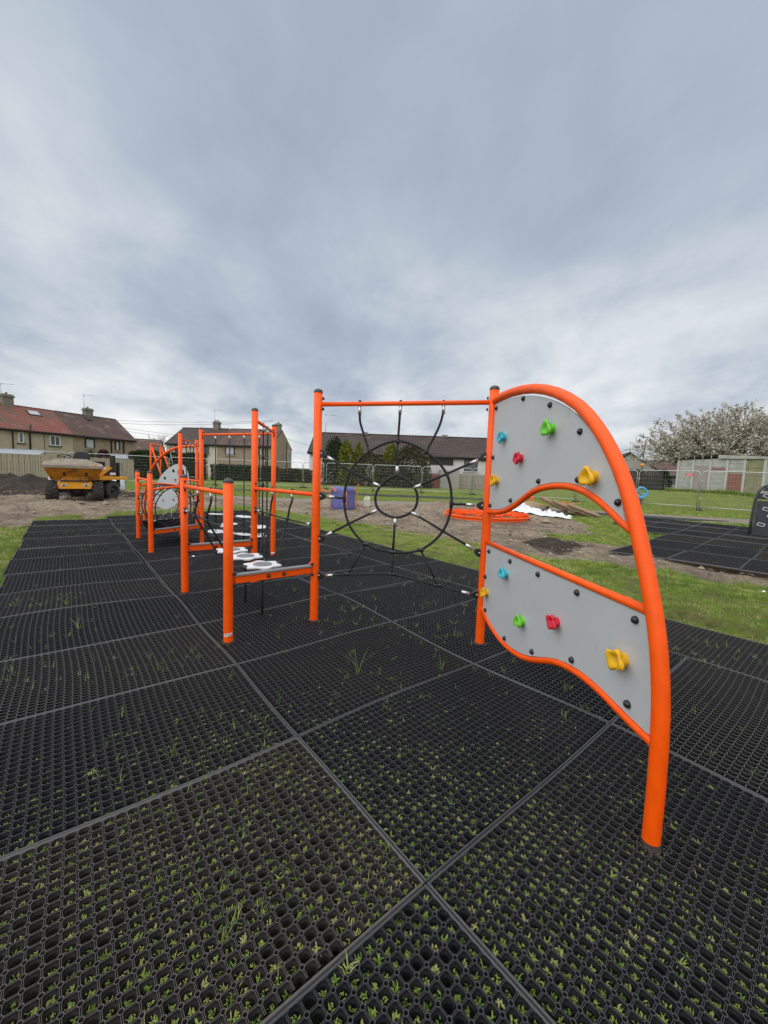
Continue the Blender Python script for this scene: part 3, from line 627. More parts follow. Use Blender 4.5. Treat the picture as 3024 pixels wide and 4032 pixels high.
# --- four pod ropes under the H-G rail
pt, d, n, L = plane('H', 'G'); ro = rail(pt(0, 2.062), pt(L, 2.04), .020, name='top_rail')
for s0, sg in ((.045, 1), (L-.045, -1)):
    for dz in (.047, -.047): bolts(ro, [pt(s0, 2.055+dz)], d*sg, .014)
for i, s in enumerate((.405, .785, 1.158, 1.53)):
    bolts(ro, [pt(s, 2.065)], UP, .017); o = rope([pt(s, 2.03), pt(s, -.02)], .0095, smooth=False, ferr=(0,))
    for z in ((.60, .275), (.45, .285), (.615, .30), (.47, .32))[i]:
        tilt = (Vector((random.uniform(-.12, .12), random.uniform(-.12, .12), 1))).normalized()
        b = MB(); b.lathe(pt(s, z), tilt, [(.010, -.006), (.135, -.006), (.140, 0), (.135, .006), (.010, .006)], 26, smooth=False); q = b.build('pod_disc', WHITEP, cf)
        b = MB(); b.lathe(pt(s, z)-tilt*.06, tilt, [(.012, 0), (.020, .01), (.045, .05), (.012, .054)], 14); b.build('disc_boss', BOLT, q)
# --- tunnel bay  L-H / K-I
for a, b_ in (('L', 'H'), ('K', 'I')):
    pt, d, n, L = plane(a, b_); ro = rail(pt(0, 1.045), pt(L, 1.04), .020, arcz=.045, name='curved_rail')
    for s0, sg in ((.045, 1), (L-.045, -1)):
        for dz in (.045, -.045): bolts(ro, [pt(s0, 1.045+dz)], d*sg, .014)
    bolts(ro, [pt(L/2, 1.10)], UP, .015); platform(a, b_, .375 if a == 'L' else .345)
for a, b_, z in (('K', 'L', 1.20), ('H', 'I', 1.19)):
    pt, d, n, L = plane(a, b_); ro = rail(pt(0, z), pt(L, z), .019)
    for s0, sg in ((.045, 1), (L-.045, -1)):
        for dz in (.045, -.045): bolts(ro, [pt(s0, z+dz)], d*sg, .013)
cL, cH, cI, cK = PV['L'], PV['H'], PV['I'], PV['K']
def tun(u, v): return (cL.lerp(cH, v)).lerp(cK.lerp(cI, v), u)
for u in (.06, .28, .5, .72, .94):         # hoops of the net tunnel
    c = tun(u, .5); ax = (cH-cL).normalized()*.42
    rope([c + ax*math.cos(t) + UP*(.70 + .38*math.sin(t)) for t in [2*math.pi*i/14 - math.pi/2 for i in range(15)]], .010, name='net_hoop')
for ang in (-.5, .1, .7, 1.2, 1.94, 2.44, 3.04, 3.64):
    ax = (cH-cL).normalized()*.42
    rope([tun(u, .5) + ax*math.cos(ang) + UP*(.70 + .38*math.sin(ang)) for u in (.02, .5, .98)], .009, name='net_line')
for k_, v in (('L', 0), ('K', 0), ('H', 1), ('I', 1)):
    pA = PV[k_]; u = .06 if k_ in 'LH' else .94
    for z in (.82, .52):
        tgt = tun(u, .5) + ((cL-cH) if v == 0 else (cH-cL)).normalized()*.40 + UP*z
        st = eyelet(pA.lerp(tgt, .12) + UP*(z*.88), (tgt - (pA+UP*z)), cf, UP.cross(tgt-pA).normalized()); rope([st, tgt], .009, smooth=False, ferr=(0,))
for i in range(11):                          # rubber scales of the net bridge
    for j in range(5):
        c = tun(.08 + .084*i, .14 + .18*j) + UP*(.345 - .06*math.sin(math.pi*(i+.5)/11))
        x = (cH-cL).normalized(); y = (cK-cL).normalized(); b = MB()
        b.plate([c + x*a + y*q + UP*w for a, q, w in ((-.085, -.055, .03), (.085, -.055, .03), (.06, .07, -.02), (-.06, .07, -.02))], UP, .016); b.build('bridge_scale', BOLT, cf)
# --- climbing ropes I-J
pt, d, n, L = plane('I', 'J'); ro = rail(pt(0, 2.04), pt(L, 2.02), .020, name='top_rail')
for s0, sg in ((.045, 1), (L-.045, -1)):
    for dz in (.047, -.047): bolts(ro, [pt(s0, 2.03+dz)], d*sg, .014)
for s in (.60, 1.05, 1.45):
    o = rope([pt(s, 2.02), pt(s+.02, 1.4), pt(s-.02, .8), pt(s, .05)], .0105, ferr=(0,))
for z in (1.57, 1.16, .76, .38): rope([pt(.05, z), pt(.6, z-.01), pt(1.05, z-.015), pt(1.45, z-.01), pt(L-.05, z)], .0115, ferr=(0, 1))
# --- second arch with the hung leaf-shaped panel (foot to J)
ftp = Vector((-6.61, 10.91, 0)); PV['Z'] = ftp; pt, d, n, L = plane('Z', 'J')
b = MB(); b.tube(catmull([pt(s, z) for s, z in ((0, -.3), (0, 0), (.029, .42), (.10, .89), (.235, 1.25), (.387, 1.47), (.608, 1.665), (.824, 1.80), (1.036, 1.895), (1.286, 1.965), (1.55, 1.99), (L, 1.992))], 4), .034, 18); b.build('arch_tube', ORANGE, cf)
bm = bmesh.new()
ol = catmull([Vector((*p, 0)) for p in ((.47, .75), (.53, 1.0), (.619, 1.145), (.794, 1.312), (.965, 1.422), (1.134, 1.502), (1.279, 1.530), (1.422, 1.508), (1.523, 1.433), (1.602, 1.282), (1.625, 1.10), (1.56, .90), (1.46, .74), (1.306, .582), (1.18, .464), (1.01, .362), (.796, .306), (.62, .345), (.49, .43), (.43, .56), (.47, .75))], 4)[:-1]
def loop2d(bm, P): vs = [bm.verts.new((p[0], p[1], 0)) for p in P]; return [bm.edges.new((vs[i], vs[(i+1) % len(vs)])) for i in range(len(vs))]
E_ = loop2d(bm, ol)
for (hx, hz_), r in (((1.10, 1.34), .048), ((.795, 1.136), .046), ((1.169, 1.09), .046), ((.725, .533), .046), ((1.094, .573), .046), ((1.36, 1.30), .12), ((.66, .80), .105), ((1.26, .80), .105)):
    E_ += loop2d(bm, [(hx + r*math.cos(q), hz_ + r*math.sin(q)) for q in [2*math.pi*i/20 for i in range(20)]])
bmesh.ops.triangle_fill(bm, use_beauty=True, use_dissolve=False, edges=E_)
bmesh.ops.recalc_face_normals(bm, faces=bm.faces[:])
ext = bmesh.ops.extrude_face_region(bm, geom=bm.faces[:]); 
for v in [g for g in ext['geom'] if isinstance(g, bmesh.types.BMVert)]: v.co.z += .016
o0 = worg(cf)
for v in bm.verts: v.co = pt(v.co.x, v.co.y, v.co.z) - o0
bmesh.ops.recalc_face_normals(bm, faces=bm.faces[:])
me = bpy.data.meshes.new('hung_panel'); bm.to_mesh(me); bm.free(); me.materials.append(GREYP)
hp = bpy.data.objects.new('hung_panel', me); put(hp, cf); ORG[hp.name] = o0
LROPE = M('light_grey_rope', (0.42, 0.42, 0.41), 0.7)
for a, e in (((.98, 1.86), (1.08, 1.46)), ((.50, 1.57), (.68, 1.20)), ((.50, .42), (.42, .05)), ((1.0, .36), (1.0, .02)), ((1.0, .36), (.6, .05)), ((1.6, 1.2), (1.84, 1.2))):
    b = MB(); b.tube([pt(*a), pt(*e)], .009, 6); b.build('support_rope', LROPE, cf)

# ------------------------------------------------------------------ second matted area and far black strips
surf2 = empty('safety_surface', (0, 0, 0), 'smaller patch of black rubber mats in front of the dark climbing wall', kind='structure')
e1 = Vector((0.67, -0.742)); e2 = Vector((0.742, 0.67)); tip = Vector((4.63, 8.04))
for i in range(-2, 7):
    for j in range(6):
        if i < 0 and j < 3: continue
        if i == -2 and j < 4: continue
        c = tip + e1*(MA*(i+.5)) + e2*(MBW*(j+.5))
        if c.x > 17: continue
        lay(surf2, c, e1, MAT_LO, random.choice((.05, .1, .3, .5)), lambda x, y: ground_z(x, y) + .075 + .02*math.sin(1.7*x+.5*y)*math.sin(1.3*y))
ASPH = M('black_matting_far', (0.022, 0.023, 0.025), 0.75, var=0.3, vscale=4, bump=0.5, bscale=30)
for name, P in (('path', [(-11.6, 25.6), (-3, 26.0), (6.6, 25.0), (6.3, 23.0), (-2, 23.9), (-11.2, 24.2)]), ('path', [(8.3, 17.3), (8.9, 17.75), (12.2, 16.1), (13.4, 15.4), (12.0, 15.35), (10, 16.1)])):
    b = MB(); b.plate([(x, y, ground_z(x, y)+.014) for x, y in P], UP, .024); tag(b.build(name, ASPH), 'black strip of matting across the far lawn' if P[0][0] < 0 else 'small black mat beside the tan path', kind='structure')

# ------------------------------------------------------------------ grass (uncountable: one object per kind)
def blades(name, X, Y, Z, Lh, Wd, mat, lean=0.5, tint=None, seg=2):
    n = len(X); az = RNG.uniform(0, 2*np.pi, n); wz = az + np.pi/2 + RNG.uniform(-.6, .6, n); le = np.abs(RNG.normal(lean, .25, n))
    hx, hy = np.cos(az), np.sin(az); wx, wy = np.cos(wz)*Wd/2, np.sin(wz)*Wd/2; rows = []
    for k in range(seg+1):
        f = k/seg; r = Lh*np.sin(le)*f**1.5 if seg > 1 else Lh*np.sin(le)*f; h = Lh*np.cos(np.clip(le*f**.7, 0, 1.5))*f
        q = (1-f)**.6 if k < seg else 0.0
        cx, cy, cz = X+hx*r, Y+hy*r, Z+h
        if k < seg: rows += [np.stack([cx-wx*q, cy-wy*q, cz], 1), np.stack([cx+wx*q, cy+wy*q, cz], 1)]
        else: rows.append(np.stack([cx, cy, cz], 1))
    m = len(rows); Vt = np.stack(rows, 1).reshape(-1, 3); base = np.arange(n)*m
    F = []
    for k in range(seg-1): F += [np.stack([base+2*k, base+2*k+1, base+2*k+3], 1), np.stack([base+2*k, base+2*k+3, base+2*k+2], 1)]
    F.append(np.stack([base+2*seg-2, base+2*seg-1, base+2*seg], 1))
    ti = np.clip(RNG.normal(.5, .2, n), 0, 1) if tint is None else tint
    return mesh_np(name, Vt, np.concatenate(F), mat, dict(tint=np.repeat(ti, m)))
GRASS = leafmat('grass_blades', ((0.0, (0.085, 0.15, 0.026)), (0.4, (0.20, 0.30, 0.060)), (0.75, (0.34, 0.42, 0.11)), (1.0, (0.50, 0.47, 0.22))), .5)
GRASSD = leafmat('lawn_blades', ((0.0, (0.070, 0.128, 0.016)), (0.35, (0.180, 0.285, 0.038)), (0.7, (0.30, 0.395, 0.070)), (1.0, (0.46, 0.43, 0.18))), .6)
# blades curled in the open cups of the near mats
cells = []
ii, jj = np.meshgrid((np.arange(24)+.5)*(MA-.020)/24 - (MA-.020)/2, (np.arange(38)+.5)*(MBW-.020)/38 - (MBW-.020)/2); loc = np.stack([ii.ravel(), jj.ravel(), 0*ii.ravel(), 1+0*ii.ravel()], 1)
for mt in PLANE.values(): cells.append(warp(loc, *mt) if isinstance(mt, tuple) else (loc @ np.array(mt).T)[:, :3])
def mat_z(X, Y):
    """height of the top of the mat under each point"""
    ds, dt = (X-O_[0])*A_[0] + (Y-O_[1])*A_[1], (X-O_[0])*B_[0] + (Y-O_[1])*B_[1]; z = u_wave(X, Y)
    ri, ci = np.floor((ds-ROW0)/MA).astype(int), np.floor((dt-T0)/MBW).astype(int)
    for (c_, r_), mt in PLANE.items():
        k = (ri == r_) & (ci == c_)
        if k.any() and not isinstance(mt, tuple):
            e = np.array(mt); dx_, dy_ = X[k]-e[0, 3], Y[k]-e[1, 3]; det = e[0, 0]*e[1, 1]-e[0, 1]*e[1, 0]
            la, lb = (dx_*e[1, 1]-dy_*e[0, 1])/det, (dy_*e[0, 0]-dx_*e[1, 0])/det; z[k] = e[2, 3] + e[2, 0]*la + e[2, 1]*lb
    return z
cells = np.concatenate(cells); rr = np.hypot(cells[:, 0], cells[:, 1])
dens = smoothstep(.36, .54, .6*fbm(cells[:, 0]*1.1, cells[:, 1]*1.1, 61) + .4*fbm(cells[:, 0]*5, cells[:, 1]*5, 63)+.06)
keep = (cells[:, 1] > .55) & (rr < 6.2) & (np.abs(cells[:, 0]) < cells[:, 1]*1.15 + .4) & (RNG.uniform(0, 1, len(cells)) < np.clip((2.75-rr)/1.35, .03, 1)*(.40 + .60*dens))
cells = cells[keep]; rr = rr[keep]; per = 13
cxy = np.repeat(cells, per, 0); n = len(cxy); ra = RNG.uniform(0, 2*np.pi, n); rd = .0105*np.sqrt(RNG.uniform(0, 1, n))
X, Y = cxy[:, 0] + rd*np.cos(ra), cxy[:, 1] + rd*np.sin(ra)
celltint = np.repeat(np.clip(RNG.normal(.55, .22, len(cells)), 0.05, 1), per)
g1 = blades('grass', X, Y, cxy[:, 2]-.0185, RNG.uniform(.008, .018, n)*np.repeat(RNG.lognormal(-.25, .35, len(cells)), per), RNG.uniform(.0032, .0064, n), GRASS, 1.15, np.clip(celltint + RNG.normal(0, .12, n), 0, 1))
tag(g1, 'short green grass growing up inside the cups of the near mats', 'grass', kind='stuff')
# longer blades standing above the mats, in patches
n = 60000; s_, t_ = RNG.uniform(-4.5, 10, n), RNG.uniform(T0, 4.0, n); X = O_[0] + A_[0]*s_ + B_[0]*t_; Y = O_[1] + A_[1]*s_ + B_[1]*t_
p = smoothstep(.50, .66, fbm(X*1.5+9, Y*1.5, 71)); rr = np.hypot(X, Y)
k = (RNG.uniform(0, 1, n) < (.010 + .11*p)*np.where(rr > 5.5, .35, 1)) & (Y > .5); X, Y = X[k], Y[k]; n = len(X)
tuft = RNG.integers(1, 10, n); tl = np.repeat(RNG.lognormal(-.25, .5, n), tuft); X = np.repeat(X, tuft); Y = np.repeat(Y, tuft); n = len(X); X = X + RNG.normal(0, .010, n); Y = Y + RNG.normal(0, .010, n)
g2 = blades('grass', X, Y, mat_z(X, Y)-.015, RNG.uniform(.022, .062, n)*tl, RNG.uniform(.0018, .0036, n), GRASS, .65, np.clip(RNG.normal(.55, .22, n), 0, 1), seg=3)
tag(g2, 'thin grass blades poking up through the mats in patches', 'grass', kind='stuff')
def lawn_pts(n, xlo, xhi, ylo, yhi):
    X, Y = RNG.uniform(xlo, xhi, n), RNG.uniform(ylo, yhi, n)
    d = at_attr(a_dirt, X, Y); tn = at_attr(a_tan, X, Y); mt = inpoly(X, Y, MATPOLY)
    mm = inpoly(X, Y, [tuple(tip), tuple(tip+e1*8), tuple(tip+e1*8+e2*9), tuple(tip-e1*2+e2*9), tuple(tip-e1*2+e2*5.5), tuple(tip+e2*4.6)])
    k = (RNG.uniform(0, 1, n) > d*1.15 - .06) & (tn < .5) & ~mt & ~mm & (np.abs(X) < Y*1.05 + .6)
    bare = .5*fbm(X*1.3+7, Y*1.3, 101) + .5*fbm(X*4.1, Y*4.1, 103); k &= RNG.uniform(0, 1, n) < smoothstep(.34, .45, bare)
    return X[k], Y[k]
X1, Y1 = lawn_pts(420000, -6, 9, 3.2, 11.5); X2, Y2 = lawn_pts(90000, -12, -3, 3, 10); X3, Y3 = lawn_pts(190000, -16, 18, 11, 19); X4, Y4 = lawn_pts(200000, -27, 27, 19, 33)
X, Y = np.concatenate([X1, X2, X3, X4]), np.concatenate([Y1, Y2, Y3, Y4]); rr = np.hypot(X, Y); n = len(X)
sc = np.clip(rr/3.0, 1.2, 5.5); pn = .5*fbm(X*.7, Y*.7, 81) + .5*fbm(X*4.5, Y*4.5, 83); yel = smoothstep(.44, .60, .5*fbm(X*.5+40, Y*.5, 91) + .5*fbm(X*3.1+4, Y*3.1, 95))
g3 = blades('grass', X, Y, ground_zv(X, Y)-.012, RNG.uniform(.022, .055, n)*(.15 + 1.95*pn)*np.clip(rr/9, 1, 1.5), RNG.uniform(.003, .0055, n)*sc, GRASSD, .7, np.clip(RNG.normal(.46, .15, n) + .40*yel + (fbm(X*5.5+3, Y*5.5, 87)-.47)*1.6, 0, 1), seg=1)
tag(g3, 'rough lawn grass around the mats and bare earth', 'grass', kind='stuff')
# clods and stones on the bare earth
n = 15000; X, Y = RNG.uniform(-17, 9, n), RNG.uniform(6, 20, n); k = (at_attr(a_dirt, X, Y) > .8) & ~inpoly(X, Y, MATPOLY) & (at_attr(a_tan, X, Y) < .3); X, Y = X[k], Y[k]
for kk in 'ABCDEFGHIJKL':
    q = RNG.uniform(0, 2*np.pi, 40); rq = PR*1.1 + np.abs(RNG.normal(0, .02, 40)); X = np.concatenate([X, PO[kk][0] + np.cos(q)*rq]); Y = np.concatenate([Y, PO[kk][1] + np.sin(q)*rq])
n = len(X)
ico = np.array([(0, 0, 1), (.9, 0, .3), (.28, .85, .3), (-.72, .52, .3), (-.72, -.52, .3), (.28, -.85, .3), (0, 0, -.5)]); If = np.array([(0, 1, 2), (0, 2, 3), (0, 3, 4), (0, 4, 5), (0, 5, 1), (6, 2, 1), (6, 3, 2), (6, 4, 3), (6, 5, 4), (6, 1, 5)])
szs = RNG.lognormal(-4.0, .62, n); atpost = np.arange(n) >= n-480; szs = np.where(atpost, .0042, szs)[:, None, None]; zc_ = np.where(atpost, mat_z(X, Y)+.001, ground_zv(X, Y)); jit = 1 + RNG.uniform(-.35, .35, (n, 7, 1)); Vc = ico[None]*szs*jit*np.array([1, 1, .7]) + np.stack([X, Y, zc_], 1)[:, None]
CLOD = leafmat('earth_clods', ((0, (.10, .075, .057)), (.6, (.28, .22, .16)), (1, (.35, .29, .22))), .95, 0)
g4 = mesh_np('soil_clods', Vc.reshape(-1, 3), (If[None] + (np.arange(n)*7)[:, None, None]).reshape(-1, 3), CLOD, dict(tint=np.repeat(np.where(atpost, RNG.uniform(0, .02, n), RNG.uniform(0, 1, n)), 7)))
tag(g4, 'crumbled clods and stones on the bare earth', 'soil', kind='stuff')

# ------------------------------------------------------------------ soil heaps
def heap(name, label, cx, cy, rx, ry, h, mat, seed, rot=0, pw=1.0):
    n = 70; u = np.linspace(-1.25, 1.25, n); U, Vv = np.meshgrid(u, u); a, b = U.ravel(), Vv.ravel()
    x = cx + (a*rx*math.cos(rot) - b*ry*math.sin(rot)); y = cy + (a*rx*math.sin(rot) + b*ry*math.cos(rot))
    r = np.hypot(a, b) + (fbm(x*1.1, y*1.1, seed)-.5)*.7; z = h*np.clip(1-r, -.1, 1)**pw*(1 if pw == 1 else 1) if pw == 1 else h*np.clip(1-r, 0, 1)**pw
    z = np.where(r < 1.0, z, -.08) + (fbm(x*4, y*4, seed+3)-.5)*.16*h**.5*(r < 1.02)
    g = np.array([ground_z(p, q) for p, q in zip(x, y)]); idx = np.arange(n*n).reshape(n, n)
    F = np.stack([idx[:-1, :-1].ravel(), idx[:-1, 1:].ravel(), idx[1:, 1:].ravel(), idx[1:, :-1].ravel()], 1); ok = (r[F] < 1.12).all(1)
    o = mesh_np(name, np.stack([x, y, g+z-.03], 1), F[ok], mat, smooth=True); tag(o, label, 'soil'); return o
SOIL = M('dark_topsoil', (0.046, 0.037, 0.031), 0.95, var=0.35, vscale=9, bump=0.9, bscale=22, col2=(0.085, 0.066, 0.052), c2scale=2.2, c2lo=.52, c2hi=.7, spec=.15)
heap('soil_heap', 'big dark topsoil heap on the left by the board fence', -18.6, 18.2, 4.8, 2.4, 1.0, SOIL, 5, .2, 1.2)
heap('soil_heap', 'small dark soil heap on bare earth behind the climbing panels', 3.80, 8.95, .62, .46, .20, SOIL, 9, .2, .8)

# ------------------------------------------------------------------ temporary mesh fence panels
WIRE = M('fence_wire', (0.42, 0.44, 0.45), 0.5, metal=.6)
FENCE = [[(-25.12, 25.0), (-21.67, 27.2), (-19.15, 29), (-16.14, 29.8), (-12.95, 30.3), (-9.67, 30.8), (-6.43, 31.2), (-4.60, 30.1)], [(-4.48, 30.1), (-0.93, 30.2), (2.77, 30.2), (6.57, 30.2), (9.46, 27.2), (11.9, 24.9), (14.27, 22.6), (16.07, 20.4), (18.6, 18.4)]]
FLAB = {(0, 0): 'mesh fence panel at the far left in front of the board fence', (0, 1): 'mesh fence panel behind the yellow dumper', (0, 2): 'mesh fence panel just right of the dumper, in front of the fence end', (0, 3): 'mesh fence panel behind the leaf-shaped hung panel', (0, 4): 'mesh fence panel in front of the low hedge, behind the pod ropes', (0, 5): 'mesh fence panel behind the rope ladder', (0, 6): 'short angled mesh fence panel left of the spider net post',
        (1, 0): 'mesh fence panel left in the spider net, above the blue bag', (1, 1): 'mesh fence panel seen through the middle of the spider net', (1, 2): 'mesh fence panel right in the spider net, before the white bungalow', (1, 3): 'mesh fence panel mostly hidden behind the climbing panel post', (1, 4): 'mesh fence panel hidden behind the grey climbing panel, its foot rail below it', (1, 5): 'mesh fence panel seen under the curved upper panel rail', (1, 6): 'mesh fence panel beside the blue rider, in front of the concrete garage', (1, 7): 'mesh fence panel at the right edge behind the dark climbing wall'}
for ri, run in enumerate(FENCE):
    for k in range(len(run)-1):
        a = Vector((*run[k], 0)); b_ = Vector((*run[k+1], 0)); dd_ = (b_-a).normalized(); a = a + dd_*.05; b_ = b_ - dd_*.05; Lp_ = (b_-a).length
        za = ground_z(a.x, a.y)+.08; zb = ground_z(b_.x, b_.y)+.08
        fe = empty('mesh_fence_panel', (a.x, a.y, za-.08), FLAB[(ri, k)], 'fence panel', 'temporary mesh fence panels')
        def fp(s, z): return a + dd_*s + UP*(za + (zb-za)*s/Lp_ + z)
        m = MB(); rc = .16
        m.tube([fp(0, 0), fp(0, 1.92-rc)] + [fp(rc - rc*math.cos(q), 1.92-rc + rc*math.sin(q)) for q in (.4, .8, 1.2)] + [fp(rc, 1.92), fp(Lp_-rc, 1.92)] + [fp(Lp_-rc + rc*math.sin(q), 1.92-rc + rc*math.cos(q)) for q in (.4, .8, 1.2)] + [fp(Lp_, 1.92-rc), fp(Lp_, 0)], .021, 8); m.build('frame', STEEL, fe)
        m = MB(); m.tube([fp(0, .10), fp(Lp_, .10)], .019, 8); m.build('bottom_rail', STEEL, fe)
        m = MB(); nv = int(Lp_/.11)
        for i in range(1, nv): m.tube([fp(Lp_*i/nv, .10), fp(Lp_*i/nv, 1.91)], .0028, 3, caps=False)
        for i in range(1, 8): m.tube([fp(0, .10+i*.226), fp(Lp_, .10+i*.226)], .0028, 3, caps=False)
        m.build('wire_mesh', WIRE, fe)
        m = MB(); rz = Matrix.Rotation(math.atan2(dd_.y, dd_.x), 3, 'Z'); m.box(fp(0, -.04), (.24, .62, .12), rz); m.build('foot_block', CAP, fe, bevel=.02)
        
        for cz in (1.45, .55): m = MB(); m.box(fp(0, cz), (.10, .05, .06), rz); m.build('coupler', STEEL, fe)
        if (ri, k) == (1, 6):
            m = MB(); m.box(fp(Lp_-.45, 1.72), (.34, .012, .13), rz); m.build('warning_sign', M('red_sign', (.72, .03, .03), .5), fe)
            m = MB(); m.box(fp(Lp_-.45, 1.72) + Vector((dd_.y, -dd_.x, 0))*.009, (.24, .004, .03), rz); m.build('sign_stripe', STICK, fe)

# ------------------------------------------------------------------ board fences
BOARD = [M('fence_board', (0.43, 0.345, 0.245), .8, var=.14, vscale=5, bump=.3, bscale=20, stretch=(6, 6, .5), col2=(.31, .27, .20), c2scale=1.3, c2lo=.5, c2hi=.7), M('fence_board_grey', (0.37, 0.31, 0.235), .8, var=.16, vscale=5, bump=.3, bscale=20, stretch=(6, 6, .5)), M('fence_board_green', (0.36, 0.32, 0.215), .8, var=.16, vscale=4, stretch=(6, 6, .5))]
OLDB = M('weathered_board', (0.29, 0.255, 0.20), .85, var=.2, vscale=4, stretch=(6, 6, .5)); OLDB2 = M('weathered_board_dark', (0.235, 0.21, 0.165), .85, var=.2, vscale=4, stretch=(6, 6, .5))
DARKB = M('dark_stained_board', (0.050, 0.040, 0.034), .8, var=.25, vscale=4, stretch=(6, 6, .5))
def board_fence(name, label, p0, p1, h, bw, mats, gap=.024, under=.06):
    a, b_ = Vector((*p0, 0)), Vector((*p1, 0)); dd_ = (b_-a).normalized(); L_ = (b_-a).length; nn = Vector((-dd_.y, dd_.x, 0)); nn = nn if nn.dot(-a) > 0 else -nn
    z0 = ground_z(a.x, a.y); z1 = ground_z(b_.x, b_.y); f = empty(name, (a.x, a.y, z0), label, 'fence'); rz = math.atan2(dd_.y, dd_.x)
    mes = []
    for mt in mats:
        for hh in (h, h-.025):
            m = MB(); w = bw/2-gap/2
            m.add([(-w, -.011, 0), (w, -.011, 0), (w, .011, 0), (-w, .011, 0), (-w, -.011, hh), (w, -.011, hh), (w, .011, hh), (-w, .011, hh)], [(4, 5, 6, 7), (0, 1, 5, 4), (1, 2, 6, 5), (2, 3, 7, 6), (3, 0, 4, 7)])
            me = bpy.data.meshes.new('board'); me.from_pydata(m.v, [], m.f); me.materials.append(mt); mes.append(me)
    nb = int(L_/bw)
    for i in range(nb):
        p = a + dd_*((i+.5)*bw) + nn*(.012 if i % 2 else 0.0); z = z0 + (z1-z0)*i/nb + under
        o = bpy.data.objects.new('board', random.choice(mes)); put(o, f, (p.x-a.x, p.y-a.y, z-z0)); o.rotation_euler = (random.uniform(-.006, .006), random.uniform(-.008, .008), rz)
    for zz in (.45, h-.3):
        m = MB(); m.bar(a - nn*.05 + UP*(z0+zz), b_ - nn*.05 + UP*(z1+zz), .05, .09); m.build('fence_rail', mats[0], f)
    for i in range(int(L_/2.4)+1):
        p = a + dd_*min(i*2.4, L_-.05) - nn*.12; m = MB(); z = z0 + (z1-z0)*i*2.4/L_; m.box((p.x, p.y, z+h/2), (.09, .09, h-.02), Matrix.Rotation(rz, 3, 'Z')); m.build('fence_post', mats[0], f)
    if under > .03:
        m = MB(); m.bar(a + UP*(z0+.03) - nn*.012, b_ + UP*(z1+.03) - nn*.012, .03, .14); m.build('gravel_board', mats[-1], f)
    return f
board_fence('board_fence', 'new pale timber board fence behind the yellow dumper', (-30.4, 29.0), (-23.3, 37.1), 1.80, .165, BOARD)
board_fence('board_fence', 'weathered grey board fence behind the conifers and the spider net', (-13.6, 50.2), (13.2, 43.6), 1.65, .15, [OLDB, OLDB2])
board_fence('board_fence', 'low dark brown board fence under a green shrub at the right', (19.6, 33.2), (22.3, 32.2), 1.45, .13, [DARKB], .02, .12)

# ------------------------------------------------------------------ houses
HARL = M('beige_roughcast', (0.45, 0.375, 0.28), .9, var=.10, vscale=2, bump=.5, bscale=14, col2=(.39, .325, .24), c2scale=.7)
HARL2 = M('brown_roughcast', (0.32, 0.245, 0.18), .9, var=.12, vscale=2, bump=.5, bscale=14, col2=(.27, .205, .14), c2scale=.6)
CREAM = M('cream_render', (0.58, 0.51, 0.43), .9, var=.07, vscale=1.5, bump=.3, bscale=14, col2=(.42, .37, .32), c2scale=.6)
WHITER = M('white_roughcast', (0.68, 0.65, 0.64), .9, var=.08, vscale=1.5, bump=.4, bscale=14)
GREYR = M('grey_render', (0.34, 0.33, 0.295), .9, var=.10, vscale=1, bump=.3, bscale=14)
def roofmat(name, c1, c2, c3, lo=.45, hi=.62, sc=.45, ax='X'):
    m = M(name, c1, .85, var=.22, vscale=9, col2=c2, c2scale=sc, c2lo=lo, c2hi=hi); t = m.node_tree; b = t.nodes['Principled BSDF']
    src = b.inputs['Base Color'].links[0].from_socket; tcn = t.nodes.new('ShaderNodeTexCoord')
    w = t.nodes.new('ShaderNodeTexWave'); w.wave_type = 'BANDS'; w.bands_direction = 'Z'; w.wave_profile = 'SAW'; w.inputs['Scale'].default_value = 1.5; w.inputs['Distortion'].default_value = .3; t.links.new(tcn.outputs['Object'], w.inputs[0])
    n = t.nodes.new('ShaderNodeTexNoise'); n.inputs['Scale'].default_value = 1.1; n.inputs['Detail'].default_value = 8; t.links.new(tcn.outputs['Object'], n.inputs[0])
    mr = t.nodes.new('ShaderNodeMapRange'); mr.inputs[1].default_value = .58; mr.inputs[2].default_value = .72; t.links.new(n.outputs[0], mr.inputs[0])
    mx = t.nodes.new('ShaderNodeMix'); mx.data_type = 'RGBA'; t.links.new(mr.outputs[0], mx.inputs[0]); t.links.new(src, mx.inputs[6]); mx.inputs[7].default_value = (*c3, 1); t.links.new(mx.outputs[2], b.inputs['Base Color'])
    prev = mx.outputs[2]
    for dr, sc_ in (('Z', 1.5), (ax, 1.0)):
        w2 = t.nodes.new('ShaderNodeTexWave'); w2.wave_type = 'BANDS'; w2.bands_direction = dr; w2.inputs['Scale'].default_value = sc_; w2.inputs['Distortion'].default_value = .6; w2.inputs['Detail'].default_value = 1; t.links.new(tcn.outputs['Object'], w2.inputs[0])
        mr2 = t.nodes.new('ShaderNodeMapRange'); mr2.inputs[3].default_value = .62; mr2.inputs[4].default_value = 1.25; t.links.new(w2.outputs[0], mr2.inputs[0])
        mm2 = t.nodes.new('ShaderNodeMix'); mm2.data_type = 'RGBA'; mm2.blend_type = 'MULTIPLY'; mm2.inputs[0].default_value = 1; t.links.new(prev, mm2.inputs[6]); t.links.new(mr2.outputs[0], mm2.inputs[7]); prev = mm2.outputs[2]
    t.links.new(prev, b.inputs['Base Color'])
    bp = t.nodes.new('ShaderNodeBump'); bp.inputs['Strength'].default_value = .9; bp.inputs['Distance'].default_value = .05; t.links.new(w.outputs[0], bp.inputs['Height']); t.links.new(bp.outputs[0], b.inputs['Normal']); return m
REDROOF = roofmat('red_roof_tiles', (0.25, 0.085, 0.062), (0.165, 0.095, 0.072), (0.26, 0.175, 0.13), ax='Y')
